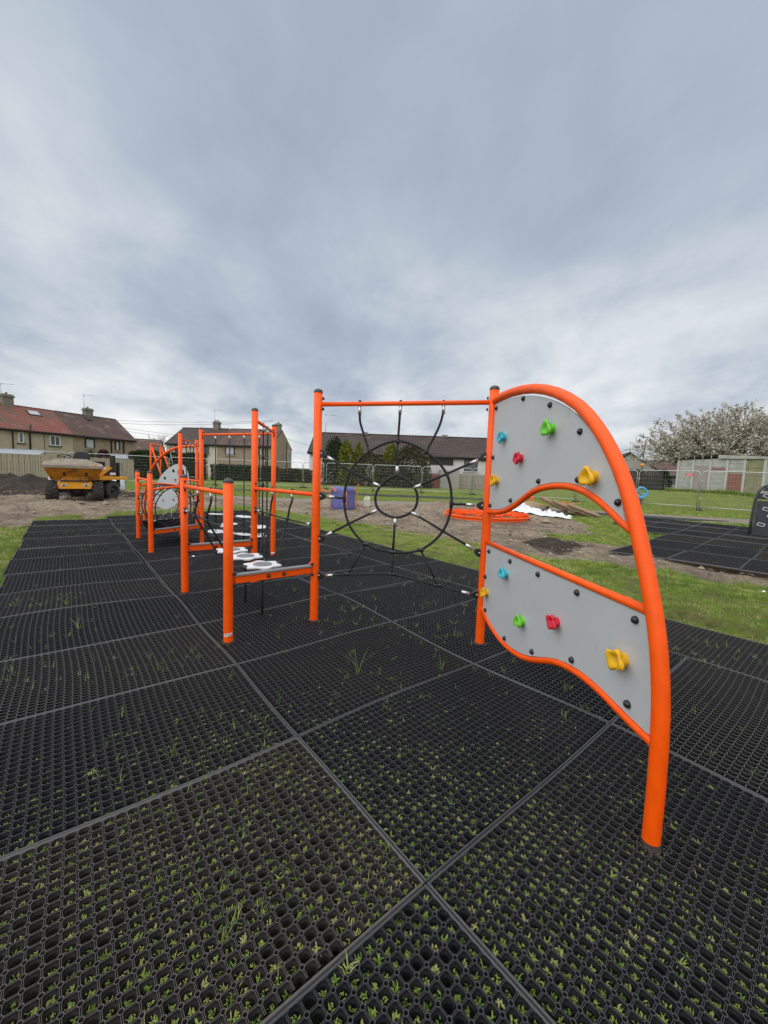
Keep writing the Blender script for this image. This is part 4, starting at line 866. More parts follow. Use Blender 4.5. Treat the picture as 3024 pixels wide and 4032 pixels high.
BRNROOF = roofmat('brown_roof_tiles', (0.105, 0.062, 0.052), (0.19, 0.115, 0.080), (0.24, 0.19, 0.14), .5, .7, ax='Y')
DRKROOF = roofmat('dark_brown_roof_tiles', (0.060, 0.042, 0.036), (0.075, 0.055, 0.046), (0.10, 0.08, 0.065))
RUSROOF = roofmat('rusty_roof_tiles', (0.125, 0.072, 0.056), (0.085, 0.055, 0.048), (0.18, 0.12, 0.09))
WFRAME = M('white_upvc', (.75, .76, .77), .4); BFRAME = M('brown_frame', (.035, .017, .014), .5); GUTTER = M('dark_gutter', (.022, .016, .016), .5)
GLASS = M('window_glass', (.06, .075, .085), .08, spec=.8); CURT = M('net_curtain', (.45, .47, .49), .8, stretch=(8, 8, 1), var=.2, vscale=3); SILL = M('stone_sill', (.40, .36, .31), .8); BRICKC = M('chimney_render', (.20, .185, .15), .9, var=.25, vscale=4); POT = M('clay_pot', (.33, .23, .16), .8)
class House:
    def __init__(s, name, label, p0, p1, depth, eave, ridge, base, wall, roof, gx=.25, over=.35):
        a, b_ = Vector((*p0, 0)), Vector((*p1, 0)); s.a = a; s.d = (b_-a).normalized(); s.L = (b_-a).length
        n = Vector((-s.d.y, s.d.x, 0)); s.n = n if n.dot(-a) > 0 else -n; s.base, s.eave, s.ridge, s.dep = base, eave, ridge, depth
        s.o = empty(name, (a.x, a.y, base), label, 'house'); D = depth
        m = MB(); P = lambda x, y, z: s.p(x, z, -y)
        vs = [P(0, 0, base-.6), P(s.L, 0, base-.6), P(s.L, D, base-.6), P(0, D, base-.6), P(0, 0, eave), P(s.L, 0, eave), P(s.L, D, eave), P(0, D, eave), P(0, D/2, ridge-.06), P(s.L, D/2, ridge-.06)]
        m.add(vs, [(0, 1, 5, 4), (2, 3, 7, 6), (1, 2, 6, 9, 5), (3, 0, 4, 8, 7)]); s.wall = m.build('wall', wall, s.o)
        m = MB(); sl = (ridge-eave)/(D/2); th = .10
        for sg in (0, 1):
            q = [(-gx, -over, eave-sl*over), (s.L+gx, -over, eave-sl*over), (s.L+gx, D/2, ridge), (-gx, D/2, ridge)]
            if sg: q = [(x, D-y, z) for x, y, z in q]
            vs = [P(x, y, z+.02) for x, y, z in q] + [P(x, y, z+.02+th) for x, y, z in q]
            m.add(vs, [(0, 1, 2, 3), (4, 5, 6, 7), (0, 1, 5, 4), (1, 2, 6, 5), (2, 3, 7, 6), (3, 0, 4, 7)])
        s.roof = m.build('roof', roof, s.o); s.rm = roof; s.sl = sl; s.over = over
        m = MB(); k = int((s.L+2*gx)/.45)
        for i in range(k):
            x0 = -gx + i*.45; m.tube([P(x0, D/2, ridge+.10), P(min(x0+.46, s.L+gx), D/2, ridge+.115)], .11, 6)
        m.build('ridge_tiles', roof, s.roof)
        m = MB(); m.tube([P(-gx, -over-.05, eave-sl*over+.02), P(s.L+gx, -over-.05, eave-sl*over)], .075, 8)
        m.bar(P(-gx, -over+.03, eave-sl*over-.08), P(s.L+gx, -over+.03, eave-sl*over-.08), .04, .20); m.build('gutter', GUTTER, s.o)
    def p(s, x, z, out=0.0): return s.a + s.d*x + s.n*out + UP*z
    def win(s, x0, x1, z0, z1, fr, cur=None, mull=1, sill=GUTTER, surround=0.0):
        m = MB(); w = .09; q = lambda x, z, y: s.p(x, z, y)
        def rect(xa, xb, za, zb, out): m.bar(q((xa+xb)/2, za, out), q((xa+xb)/2, zb, out), abs(xb-xa), .10, up=s.n)
        for xa, xb in [(x0, x0+w), (x1-w, x1)] + [(x0 + (x1-x0)*(i+1)/(mull+1) - w/2.4, x0 + (x1-x0)*(i+1)/(mull+1) + w/2.4) for i in range(mull)]: rect(xa, xb, z0, z1, .03)
        m.bar(q(x0, z0+w/2, .032), q(x1, z0+w/2, .032), .10, w); m.bar(q(x0, z1-w/2, .032), q(x1, z1-w/2, .032), .10, w)
        wo = m.build('window', fr, s.o)
        m = MB(); m.add([q(x0, z0, .035), q(x1, z0, .035), q(x1, z1, .035), q(x0, z1, .035)], [(0, 1, 2, 3)]); m.build('pane', GLASS if not cur else cur, wo)
        m = MB(); m.bar(q(x0-.16, z0-.06, .07), q(x1+.16, z0-.06, .07), .18, .10); m.build('sill', sill, wo)
        if surround:
            m = MB(); u = surround
            for xa, xb in ((x0-u, x0), (x1, x1+u)): m.bar(q((xa+xb)/2, z0, .02), q((xa+xb)/2, z1+u, .02), u, .05, up=s.n)
            m.bar(q(x0, z1+u/2, .021), q(x1, z1+u/2, .021), .05, u); m.build('surround', fr, wo)
    def pipe(s, x, z0, z1, mat=GUTTER, r=.06):
        m = MB(); m.tube([s.p(x, z0, .09), s.p(x, z1-.25, .09), s.p(x, z1-.05, s.over)], r, 8); m.build('downpipe', mat, s.o)
    def chimney(s, x, h, w=1.0, dp=.7, pots=1, aerial=None):
        c = s.p(x, 0, -s.dep/2); rz = Matrix.Rotation(math.atan2(s.d.y, s.d.x), 3, 'Z')
        m = MB(); m.box((c.x, c.y, s.ridge-.3+(h+.6)/2-.3), (w, dp, h+.6), rz); ch = m.build('chimney', BRICKC, s.o)
        m = MB(); m.box((c.x, c.y, s.ridge+h-.25), (w+.22, dp+.22, .16), rz); m.build('chimney_cope', BRICKC, ch)
        for i in range(pots):
            m = MB(); m.lathe((c.x + s.d.x*(i-(pots-1)/2)*.4, c.y + s.d.y*(i-(pots-1)/2)*.4, s.ridge+h-.18), UP, [(.15, 0), (.12, .1), (.12, .38), (.15, .42), (.10, .42)], 10); m.build('chimney_pot', POT, ch)
        if aerial: s.aerial((c.x-s.d.x*w*.45, c.y-s.d.y*w*.45, s.ridge+h-.8), aerial)
    def aerial(s, b, h):
        b = Vector(b); m = MB(); m.tube([b, b+UP*h], .035, 6); t_ = b+UP*(h-.12); e = Vector((.95, .3, 0)).normalized(); m.tube([t_-e*.2, t_+e*1.3], .025, 6)
        f = Vector((-e.y, e.x, 0))
        for i in range(7): m.tube([t_+e*(.1+.17*i)-f*.16, t_+e*(.1+.17*i)+f*.16], .014, 5)
        m.tube([t_-e*.05-UP*.25, t_-e*.05+UP*.2], .02, 5); m.build('aerial', STEEL, s.o)
    def skylight(s, x0, x1, f0, f1):
        D = s.dep/2; q = lambda x, f, o: s.p(x, s.eave + (s.ridge-s.eave)*f + .12 + o, -D*f)
        nn = (s.n*(s.ridge-s.eave) + UP*D).normalized(); m = MB(); m.plate([q(x0, f0, .03), q(x1, f0, .03), q(x1, f1, .03), q(x0, f1, .03)], nn, .14); k = m.build('skylight', GUTTER, s.roof)
        m = MB(); i = .12*(x1-x0); j = .14*(f1-f0); m.plate([q(x0+i, f0+j, .11), q(x1-i, f0+j, .11), q(x1-i, f1-j, .11), q(x0+i, f1-j, .11)], nn, .02); m.build('pane', CURT if x1-x0 > 1 else GLASS, k)
tdir = (np.array([-37.35, 59.7]) - np.array([-43.69, 45.5])); tdir /= np.linalg.norm(tdir); tp = lambda s: tuple(np.array([-43.69, 45.5]) + tdir*s)
h1 = House('terraced_house', 'beige roughcast terraced house with patchy red tiled roof', tp(-9), tp(7.325), 8.6, 5.33, 8.25, .2, HARL, REDROOF, gx=.0)
for x0, x1, z0, z1, mu in ((1.62, 2.12, 3.66, 4.92, 0), (4.75, 5.86, 3.61, 4.88, 1), (-3, -2, 3.6, 4.9, 1)): h1.win(x0+9, x1+9, z0, z1, WFRAME, None, mu)
h1.pipe(10.08, .2, 5.2); m = MB(); m.tube([h1.p(11.71, .2, .1), h1.p(11.71, 5.0, .1), h1.p(11.71, 5.9, .35)], .09, 8); m.build('soil_pipe', GUTTER, h1.o)
m = MB(); m.bar(h1.p(13.17, .2, .02), h1.p(13.17, 5.1, .02), .04, .05, up=h1.n); m.build('render_joint', GUTTER, h1.o)
h1.chimney(11.5, 1.35, 1.1, .8, 1, 2.1); h1.skylight(13.0, 14.4, .62, .84)
h2 = House('terraced_house', 'darker brown end terrace house with mottled brown roof', tp(7.335), tp(15.6), 8.6, 5.33, 8.25, .2, HARL2, BRNROOF, gx=.0)
h2.win(8.80-7.335, 9.89-7.335, 3.6, 4.85, BFRAME, CURT, 0, SILL, .10); h2.win(12.69-7.335, 13.23-7.335, 3.57, 4.84, BFRAME, CURT, 0, SILL, .10)
for x in (12.1-7.335, 13.83-7.335): h2.pipe(x, .2, 5.2, r=.085)
h2.chimney(4.3, 1.15, 1.0, .75, 1, 2.7); h2.skylight(3.55, 4.25, .72, .88)
h3 = House('semi_detached_house', 'cream half of the semi-detached house with plain dark roof', (-34.46, 62.9), (-26.09, 61.92), 8.6, 5.30, 7.95, .2, CREAM, DRKROOF, gx=.0)
h3.win(1.47, 2.6, 3.66, 4.85, BFRAME, None, 1, SILL); h3.win(5.6, 7.1, 3.63, 4.87, BFRAME, None, 2, SILL); h3.pipe(.62, .2, 5.2, CREAM); h3.chimney(6.0, 1.25, .9, .8, 2, 2.8)
h4 = House('semi_detached_house', 'brown roughcast half of the semi-detached house with rusty roof', (-26.08, 61.92), (-17.35, 60.9), 8.6, 5.30, 7.95, .2, HARL2, RUSROOF, gx=.0)
h4.win(1.38, 2.83, 3.68, 4.9, BFRAME, CURT, 1, SILL, .08); h4.win(6.7, 7.3, 3.67, 4.95, BFRAME, CURT, 0, SILL); h4.pipe(7.85, .2, 5.2); h4.chimney(8.1, 1.15, .8, .7, 1)
m = MB(); gpt = lambda y, z: h4.p(h4.L, z, -y) + h4.d*.06
m.tube([gpt(6.2, .2), gpt(6.2, 6.3)], .07, 8); m.build('downpipe', GUTTER, h4.o)
m = MB(); m.bar(gpt(6.9, 3.3), gpt(6.9, 4.9), .9, .08, up=h4.d); w_ = m.build('window', WFRAME, h4.o); m = MB(); m.bar(gpt(6.9, 3.4) + h4.d*.03, gpt(6.9, 4.8) + h4.d*.03, .7, .06, up=h4.d); m.build('pane', GLASS, w_)
h5 = House('bungalow', 'long white bungalow with dark brown tiled roof behind the conifers', (-9.0, 47.2), (13.6, 47.0), 8.2, 3.95, 6.40, .2, WHITER, DRKROOF, gx=.2)
h5.win(18.2, 19.75, 2.25, 3.55, BFRAME, None, 0, WHITER); h5.win(2.2, 3.6, 2.2, 3.5, BFRAME, None, 1, WHITER)
m = MB(); m.bar(h5.p(14.1, 3.25, -.15), h5.p(16.9, 3.25, -.15), .5, .75); m.build('porch_opening', BOLT, h5.o)
m = MB(); m.box(h5.p(14.7, .9, 1.6), (1.0, 1.6, 1.6)); m.build('red_brick_porch', M('red_brick_low', (.25, .09, .065), .9, var=.2, vscale=10), h5.o)
m = MB(); m.box(h5.p(16.2, 1.2, 1.8), (2.2, 1.8, 2.2)); q = m.build('lean_to', GREYR, h5.o, bevel=.12)
h5.aerial(h5.p(1.2, 6.3, -4.1), 2.6)
for x in (6.2, 16.3): h5.chimney(x, .35, .7, .5, 0)
h6 = House('cottage', 'grey rendered cottage gable at the right with a thin aerial', (25.8, 49.2), (29.0, 57.6), 7.0, 2.75, 5.05, .6, GREYR, DRKROOF, gx=.15)
h6.aerial(h6.p(.3, 5.0, -3.5), 1.5)
h7 = House('cottage', 'low cottage with brown roof between the grey gable and the garage', (33.2, 50.6), (41.5, 47.4), 6.4, 2.75, 4.45, .6, WHITER, RUSROOF, gx=.2)
h7.win(2.4, 3.2, 1.5, 2.5, BFRAME, None, 0, WHITER); h7.win(5.4, 6.6, 1.5, 2.5, BFRAME, None, 1, WHITER)
h8 = House('far_house', 'far dark roofed house behind the end terrace', (-50.5, 73.6), (-43.4, 76.2), 8, 4.6, 6.6, .2, HARL2, BRNROOF, gx=.1)
h8.o['category'] = 'house'
# ------------------------------------------------------------------ concrete garage
gA, gB = Vector((21.46, 29.5, 0)), Vector((23.62, 25.5, 0)); gd = (gB-gA).normalized(); gn = Vector((gd.y, -gd.x, 0)); gn = gn if gn.dot(-gA) > 0 else -gn; gL = (gB-gA).length+.4
gb = 1.02; ga = empty('garage', (gA.x, gA.y, gb), 'pale weathered concrete panel garage with a brick infill panel', 'garage')
gp = lambda s, z, o=0.0: gA + gd*s + gn*o + UP*z
CONC = M('weathered_concrete', (.40, .40, .36), .9, var=.14, vscale=4, bump=.4, bscale=9, col2=(.28, .29, .25), c2scale=1.6, c2lo=.5, c2hi=.72); CONC2 = M('mossy_concrete', (.25, .235, .14), .9, var=.2, vscale=3, bump=.4, bscale=9); PINKD = M('faded_pink_door', (.33, .28, .27), .8, var=.08, stretch=(8, 8, .5)); PILL = M('concrete_pillar', (.47, .47, .43), .9, var=.12, vscale=5)
GBRICK = M('old_brick', (.30, .13, .10), .9, var=.2, vscale=9)
m = MB(); m.plate([gp(0, gb-.4, -.03), gp(gL, gb-.4, -.03), gp(gL, 3.34, -.03), gp(gL*.5, 3.38, -.03), gp(0, 3.30, -.03)], gn, .04); m.build('wall', CONC, ga)
m = MB(); m.plate([gp(0, gb-.4, -.05 - q) for q in (0,)] + [gp(0, gb-.4, -5.0), gp(0, 3.2, -5.0), gp(0, 3.30, -.05)], gd, .08); m.build('wall', CONC, ga)
m = MB(); m.plate([gp(gL, gb-.4, -.05), gp(gL, gb-.4, -5), gp(gL, 3.2, -5), gp(gL, 3.33, -.05)], gd, .08); m.build('wall', CONC, ga)
px = [.05, 1.0, 2.02, 2.97, 3.90, 4.90]
for x in px:
    m = MB(); m.bar(gp(x, gb-.3, .02), gp(x, 3.30, .02), .13, .10, up=gn); m.build('pillar', PILL, ga)
for i in range(5):
    x0, x1 = px[i]+.07, px[i+1]-.07
    if i == 1: zs = [(gb, 2.85, PINKD), (2.87, 3.05, CONC), (3.06, 3.26, CONC)]
    elif i == 3: zs = [(2.45, 2.7, CONC), (2.72, 3.0, CONC), (3.02, 3.27, CONC)]
    elif i == 2: zs = [(gb+.05+.31*k, gb+.34+.31*k, CONC) for k in range(5)] + [(2.80, 3.26, CONC)]
    elif i == 4: zs = [(gb+.05, 2.2, CONC2), (2.22, 2.7, CONC2), (2.72, 3.26, CONC2)]
    else: zs = [(gb+.05+.31*k, gb+.345+.31*k, CONC) for k in range(7)]
    for z0, z1, mt in zs:
        m = MB(); m.bar(gp((x0+x1)/2, z0, .0), gp((x0+x1)/2, z1, .0), x1-x0, .05+random.uniform(0, .012), up=gn); m.build('wall_panel' if mt is not PINKD else 'door', mt, ga)
    if i in (2, 3):
        bz0, bz1 = (2.57, 2.78) if i == 2 else (gb, 2.43); nbk = 4; bh = .075; r = 0; z = bz0
        bw = (x1-x0)/nbk; bme = []
        while z + bh <= bz1+.01:
            for k in range(nbk + (r % 2)):
                xa = x0 + bw*(k - .5*(r % 2)); xb = xa + bw; xa, xb = max(xa, x0)+.006, min(xb, x1)-.006
                if xb - xa < .03: continue
                m = MB(); m.bar(gp((xa+xb)/2, z+.004, .004), gp((xa+xb)/2, z+bh-.004, .004), xb-xa, .05+random.uniform(0, .01), up=gn); m.build('brick', GBRICK, ga)
            z += bh; r += 1
m = MB(); m.plate([gp(2.45, 3.36, .12), gp(gL+.1, 3.30, .12), gp(gL+.1, 3.44, .12), gp(2.45, 3.62, .12)], gn, .05); m.build('fascia', CONC, ga)
m = MB(); m.bar(gp(-.2, 3.36, .05), gp(2.45, 3.55, .05), .10, .07); m.build('fascia', GUTTER, ga)
m = MB(); m.add([gp(-.2, 3.42, .15), gp(2.5, 3.64, .15), gp(2.5, 3.5, -5.2), gp(-.2, 3.3, -5.2), gp(2.5, 3.64, .15), gp(gL+.1, 3.46, .15), gp(gL+.1, 3.32, -5.2), gp(2.5, 3.5, -5.2)], [(0, 1, 2, 3), (4, 5, 6, 7)]); m.build('roof', ASPH, ga)
for x in (.1, .55, 1.05, 1.55, 2.05):
    m = MB(); m.tube([gp(x, 3.28, .10), gp(x, 3.46 + .07*x, .12)], .022, 6); m.build('roof_bracket', PILL, ga)

# ------------------------------------------------------------------ trees, shrubs, hedge
BARK = M('bark', (.075, .058, .048), .9, var=.25, vscale=6, bump=.6, bscale=14)
def leaves(name, C, size, mat, parent=None, tint=None, flat=.0, asp=.6):
    n = len(C); nr = RNG.normal(0, 1, (n, 3)); nr[:, 2] += flat; nr /= np.linalg.norm(nr, axis=1)[:, None]; t0 = np.cross(nr, RNG.normal(0, 1, (n, 3))); t0 /= np.linalg.norm(t0, axis=1)[:, None]; b0 = np.cross(nr, t0)
    s = (size if np.ndim(size) else np.full(n, size))[:, None]; o = worg(parent) if parent is not None else Vector((0, 0, 0))
    P = np.stack([C-t0*s, C-b0*s*asp+nr*s*.15, C+t0*s, C+b0*s*asp+nr*s*.15], 1).reshape(-1, 3) - np.array(o); F = np.arange(n*4).reshape(-1, 4)
    ti = np.clip(RNG.normal(.5, .22, n), 0, 1) if tint is None else tint
    return mesh_np(name, P, F, mat, dict(tint=np.repeat(ti, 4)), parent=parent)
def branch(m, tips, p, dv, L, r, lev, spread, droop=0.0, nsub=3):
    pts = [p]; d_ = Vector(dv).normalized(); n = 4
    for i in range(n):
        d_ = (d_ + Vector((random.gauss(0, .13), random.gauss(0, .13), random.gauss(0, .10) - droop))).normalized(); pts.append(pts[-1] + d_*L/n)
    m.tube(pts, [r*(1-.5*i/n) for i in range(n+1)], 6 if lev > 1 else 4, caps=False)
    if lev == 0: tips.extend([(pts[i], d_) for i in (2, 3, 4)]); return
    for k in range(nsub + (lev > 1)):
        f = random.uniform(.35, 1.0); i = min(int(f*n), n-1); q = pts[i].lerp(pts[i+1], f*n-i); nd = (d_ + Vector((random.gauss(0, spread), random.gauss(0, spread), random.gauss(0, spread*.6)))).normalized()
        branch(m, tips, q, nd, L*random.uniform(.55, .8), r*.5, lev-1, spread, droop, nsub)
    branch(m, tips, pts[-1], d_, L*.65, r*.5, lev-1, spread, droop, nsub)
CHERRY = leafmat('blossom_and_young_leaf', ((0, (.075, .060, .038)), (.25, (.16, .155, .065)), (.45, (.36, .32, .23)), (.72, (.60, .54, .46)), (1, (.84, .79, .74))), .7, .25)
tr = empty('blossom_tree', (28.9, 35.5, .9), 'wide spreading pale blossom tree behind the concrete garage', 'tree')
m = MB(); base = Vector((29.4, 35.5, .8)); m.tube([base, base+UP*1.0+V3(.1, 0, 0), base+UP*1.9], [.34, .26, .24], 10)
cc = Vector((30.3, 35.5, 3.9)); C = []; CT = []
def dome_pt(rlo, rhi):
    while True:
        v = Vector((random.gauss(0, 1), random.gauss(0, 1), random.gauss(0, 1))).normalized()
        if v.z > -.12: break
    q = random.uniform(rlo, rhi)*(.86 + .28*vnoise(np.float64(v.x*2.2+5), np.float64(v.y*2.2+v.z*2), 4))
    return cc + Vector((v.x*8.0*q, v.y*6.2*q, v.z*4.3*q)), v
limbs = []
for k in range(34):
    p, v = dome_pt(.55, .8); st_ = base + UP*random.uniform(1.5, 2.0); mid = st_.lerp(p, .5) + UP*random.uniform(.1, .6) + V3(random.gauss(0, .3), random.gauss(0, .3), 0)
    m.tube(catmull([st_, mid, p], 4), [.11*(1-.09*i) for i in range(9)], 6, caps=False); limbs += [p, mid.lerp(p, .5), mid]
for k in range(1500):
    p, v = dome_pt(.40, .93); near_ = min(limbs, key=lambda q: (q-p).length_squared); root = near_.lerp(p, .25)
    tipd = (v + V3(random.gauss(0, .5), random.gauss(0, .5), random.gauss(0, .35)+.15)).normalized(); L_ = random.uniform(.4, 1.0)
    pts = catmull([root, p, p + tipd*L_], 3); m.tube(pts[2:], [.02*(1-.12*i) for i in range(len(pts)-2)], 3, caps=False)
    for q in np.linspace(.0, 1, 9):
        c0 = p + tipd*L_*float(q) + V3(random.gauss(0, .06), random.gauss(0, .06), random.gauss(0, .06)); bl = random.gauss(.63, .18)
        for _ in range(3): C.append(tuple(c0 + V3(random.gauss(0, .07), random.gauss(0, .07), random.gauss(0, .07)))); CT.append(min(1, max(0, bl + random.gauss(0, .22))))
m.build('trunk', BARK, tr); C = np.array(C); leaves('crown', C, RNG.uniform(.05, .115, len(C)), CHERRY, tr, np.array(CT))
PINK = leafmat('pink_blossom', ((0, (.12, .05, .06)), (.5, (.42, .20, .25)), (1, (.62, .38, .42))), .7, .25)
tr = empty('pink_blossom_tree', (33.0, 32.5, .9), 'small dull pink blossom tree at the right edge behind the garage', 'tree')
m = MB(); tips = []; base = Vector((33.0, 32.5, .8)); m.tube([base, base+UP*1.4], [.16, .12], 8)
for k in range(8): a = 2*math.pi*k/8; branch(m, tips, base+UP*1.3, (math.cos(a)*.8, math.sin(a)*.8, .7), 2.0, .07, 2, .45)
m.build('trunk', BARK, tr); C = np.array([tuple(t[0]) for t in tips]); C = np.repeat(C, 8, 0) + RNG.normal(0, .16, (len(C)*8, 3)); leaves('crown', C, RNG.uniform(.05, .10, len(C)), PINK, tr)
tr = empty('bare_tree', (-48.0, 86.0, .2), 'far bare tree between the end terrace and the cream house', 'tree')
m = MB(); tips = []; base = Vector((-48.0, 86.0, .2)); m.tube([base, base+UP*2.6], [.25, .18], 8)
for k in range(8): a = 2*math.pi*k/8; branch(m, tips, base+UP*2.4, (math.cos(a)*.45, math.sin(a)*.45, 1), 2.7, .10, 3, .30)
m.build('trunk', BARK, tr); C = np.array([tuple(t[0]) for t in tips]); leaves('crown', C, .05, CHERRY, tr, np.clip(RNG.normal(.2, .1, len(C)), 0, 1))
def bush(name, label, cat, c, rx, ry, h, mat, n, lo=.0, shape='dome', sz=.085, stem=True, group=None):
    c = Vector(c); o = empty(name, c, label, cat, group)
    k = 0; P = []
    a = RNG.uniform(0, 2*np.pi, n); f = RNG.uniform(lo, 1, n)
    if shape == 'cone': rad = (1-f)**.75*np.sqrt(RNG.uniform(.35, 1, n))
    elif shape == 'column': rad = np.minimum(1, (1-f)*3.0)**.6*np.sqrt(RNG.uniform(.4, 1, n))
    else: rad = np.sqrt(np.clip(1-((f-.30)/.70)**2, 0, 1))*np.sqrt(RNG.uniform(.3, 1, n))
    lump = .72 + .5*fbm(np.cos(a)*2.2+f*3+c.x, np.sin(a)*2.2+f*4+c.y, int(abs(c.x*7)))
    X = c.x + np.cos(a)*rad*rx*lump; Y = c.y + np.sin(a)*rad*ry*lump; Z = c.z + f*h*(.80 + .35*fbm(np.cos(a)*1.6+c.x, np.sin(a)*1.6, 5))
    tn = np.clip(RNG.normal(.45, .2, n) + .35*(fbm(X*2.2, Y*2.2+Z*2.2, 17)-.47), 0, 1)
    leaves('crown', np.stack([X, Y, Z], 1), RNG.uniform(.6, 1.35, n)*sz, mat, o, tn)
    if stem:
        m = MB(); m.tube([c-UP*.1, c+UP*h*.6], [.09, .04], 7)
        for q in range(6): aa = q*1.05; m.tube([c+UP*h*.15, c+UP*h*.55+V3(math.cos(aa)*rx*.5, math.sin(aa)*ry*.5, 0)], [.04, .015], 5)
        m.build('trunk', BARK, o)
    return o
DKGR = leafmat('dark_conifer', ((0, (.014, .026, .012)), (.5, (.032, .055, .020)), (1, (.075, .10, .038))), .7, .1)
YLGR = leafmat('yellow_conifer', ((0, (.06, .08, .012)), (.5, (.17, .19, .022)), (1, (.30, .30, .05))), .7, .15)
BRGR = leafmat('brown_green_shrub', ((0, (.040, .036, .022)), (.5, (.095, .088, .048)), (1, (.17, .155, .09))), .8, .1)
HEDG = leafmat('hedge_leaf', ((0, (.016, .028, .010)), (.5, (.042, .070, .020)), (1, (.10, .135, .040))), .7, .15)
PURP = leafmat('purple_leaf', ((0, (.035, .010, .016)), (.6, (.10, .022, .036)), (1, (.16, .05, .06))), .7, .15)
MIDG = leafmat('mid_green_leaf', ((0, (.028, .055, .012)), (.5, (.075, .125, .028)), (1, (.15, .20, .05))), .7, .2)
k_ = 43/36.
def bx(x36, h36): return x36*k_, 1.43 + (h36-1.43)*k_
for nm, lab, x, top, rx, mat, n, shp, dy in (('conifer', 'tall dark green conifer left of the spider net centre', -4.55, 4.6, 1.1, DKGR, 5200, 'dome', 0), ('conifer', 'slim yellow-green conifer next to the tall dark one', -3.55, 4.45, .75, YLGR, 3200, 'column', -.3), ('conifer', 'second slim yellow-green conifer, shorter, left of the net top', -2.45, 4.25, .55, YLGR, 2200, 'column', .2), ('conifer', 'yellow-green conifer in the middle above the brown shrubs', .45, 4.3, .85, YLGR, 3400, 'dome', .9),
                                        ('shrub', 'brown-green sprawling shrub left of the net centre', -1.4, 3.35, 1.7, BRGR, 5200, 'dome', -.5), ('shrub', 'large dark brown-green shrub at the right of the conifers', 2.3, 4.05, 1.75, BRGR, 7000, 'dome', 0), ('shrub', 'low brownish shrub in front of the middle conifer', .6, 2.7, 1.5, BRGR, 4200, 'dome', -.9)):
    X_, H_ = bx(x, top); bush(nm, lab, 'shrub', (X_, 43+dy, .15), rx*k_*1.22, 1.4, H_-.15, mat, int(n*1.2), 0, shp, .10)
def hedge(label, p0, p1, w, h, n, mat=HEDG):
    a, b_ = Vector((*p0, 0)), Vector((*p1, 0)); L_ = (b_-a).length; dd_ = (b_-a)/L_; nn = Vector((-dd_.y, dd_.x, 0)); o = empty('hedge', (a.x, a.y, ground_z(a.x, a.y)), label, 'hedge')
    s = RNG.uniform(0, L_, n); f = RNG.uniform(0, 1, n); q = RNG.uniform(-1, 1, n); face = RNG.integers(0, 3, n)
    z = np.where(face == 0, 1.0, f); q = np.where(face > 0, np.sign(q)*RNG.uniform(.85, 1, n), q); lump = .9 + .3*(fbm(s*.9, z*3, 3)-.47); hh = h*(.93 + .25*(fbm(s*.7, q, 7)-.4))
    X = a.x + dd_.x*s + nn.x*q*w/2*lump; Y = a.y + dd_.y*s + nn.y*q*w/2*lump; Z = ground_z(a.x, a.y) + z*hh + RNG.normal(0, .05, n)
    leaves('foliage', np.stack([X, Y, Z], 1), RNG.uniform(.06, .13, n), mat, o, np.clip(RNG.normal(.42, .2, n) + .4*(fbm(s*1.3, z*4+q, 9)-.47), 0, 1))
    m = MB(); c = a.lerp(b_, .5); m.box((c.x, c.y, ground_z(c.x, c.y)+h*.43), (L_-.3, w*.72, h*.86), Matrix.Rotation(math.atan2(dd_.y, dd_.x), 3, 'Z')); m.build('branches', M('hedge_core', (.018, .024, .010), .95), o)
hedge('tall clipped dark hedge right of the board fence', (-25.0, 39.0), (-19.6, 43.6), 1.6, 2.75, 9000); hedge('lower dark hedge in front of the semi-detached house', (-19.4, 44.4), (-12.6, 47.0), 1.3, 1.75, 8000)
hedge('overgrown hedge end behind the rope ladder', (-12.5, 46.6), (-8.6, 47.9), 1.6, 1.55, 5000, BRGR)
bush('shrub', 'dark purple leaved shrub above the fence by the end terrace', 'shrub', (-29.6, 42.0, .2), 1.05, .8, 2.75, PURP, 2600, .3); bush('shrub', 'small green shrub above the fence left of the purple one', 'shrub', (-31.1, 42.2, .2), .8, .7, 2.6, MIDG, 1800, .3)
bush('shrub', 'bright green shrub behind the low dark board fence', 'shrub', (21.0, 33.9, .5), 1.7, .8, 2.1, MIDG, 3600, .3); bush('shrub', 'weedy green bush left of the concrete garage', 'shrub', (24.0, 36.5, .6), 1.1, .6, 1.4, MIDG, 1600, 0); bush('shrub', 'tall thin bush before the low brown roofed cottage', 'shrub', (26.4, 38.0, .6), .8, .6, 2.3, HEDG, 1800, 0)
bush('shrub', 'dark round bush hiding the weathered fence behind the rope ladder', 'shrub', (-11.2, 46.5, .2), .75, .5, 1.35, DKGR, 1500, .1)
# weeds along the foot of the garage
n = 5200; s_ = RNG.uniform(-.5, gL+.5, n); o_ = RNG.uniform(.05, .5, n); X, Y = gA.x + gd.x*s_ + gn.x*o_, gA.y + gd.y*s_ + gn.y*o_
g5 = blades('weeds', X, Y, np.array([ground_z(x, y) for x, y in zip(X, Y)]), RNG.uniform(.1, .35, n)*(.5+fbm(s_*2, o_, 3)), RNG.uniform(.02, .04, n), GRASSD, .4); tag(g5, 'rank weeds along the foot of the garage wall', 'weeds', kind='stuff')

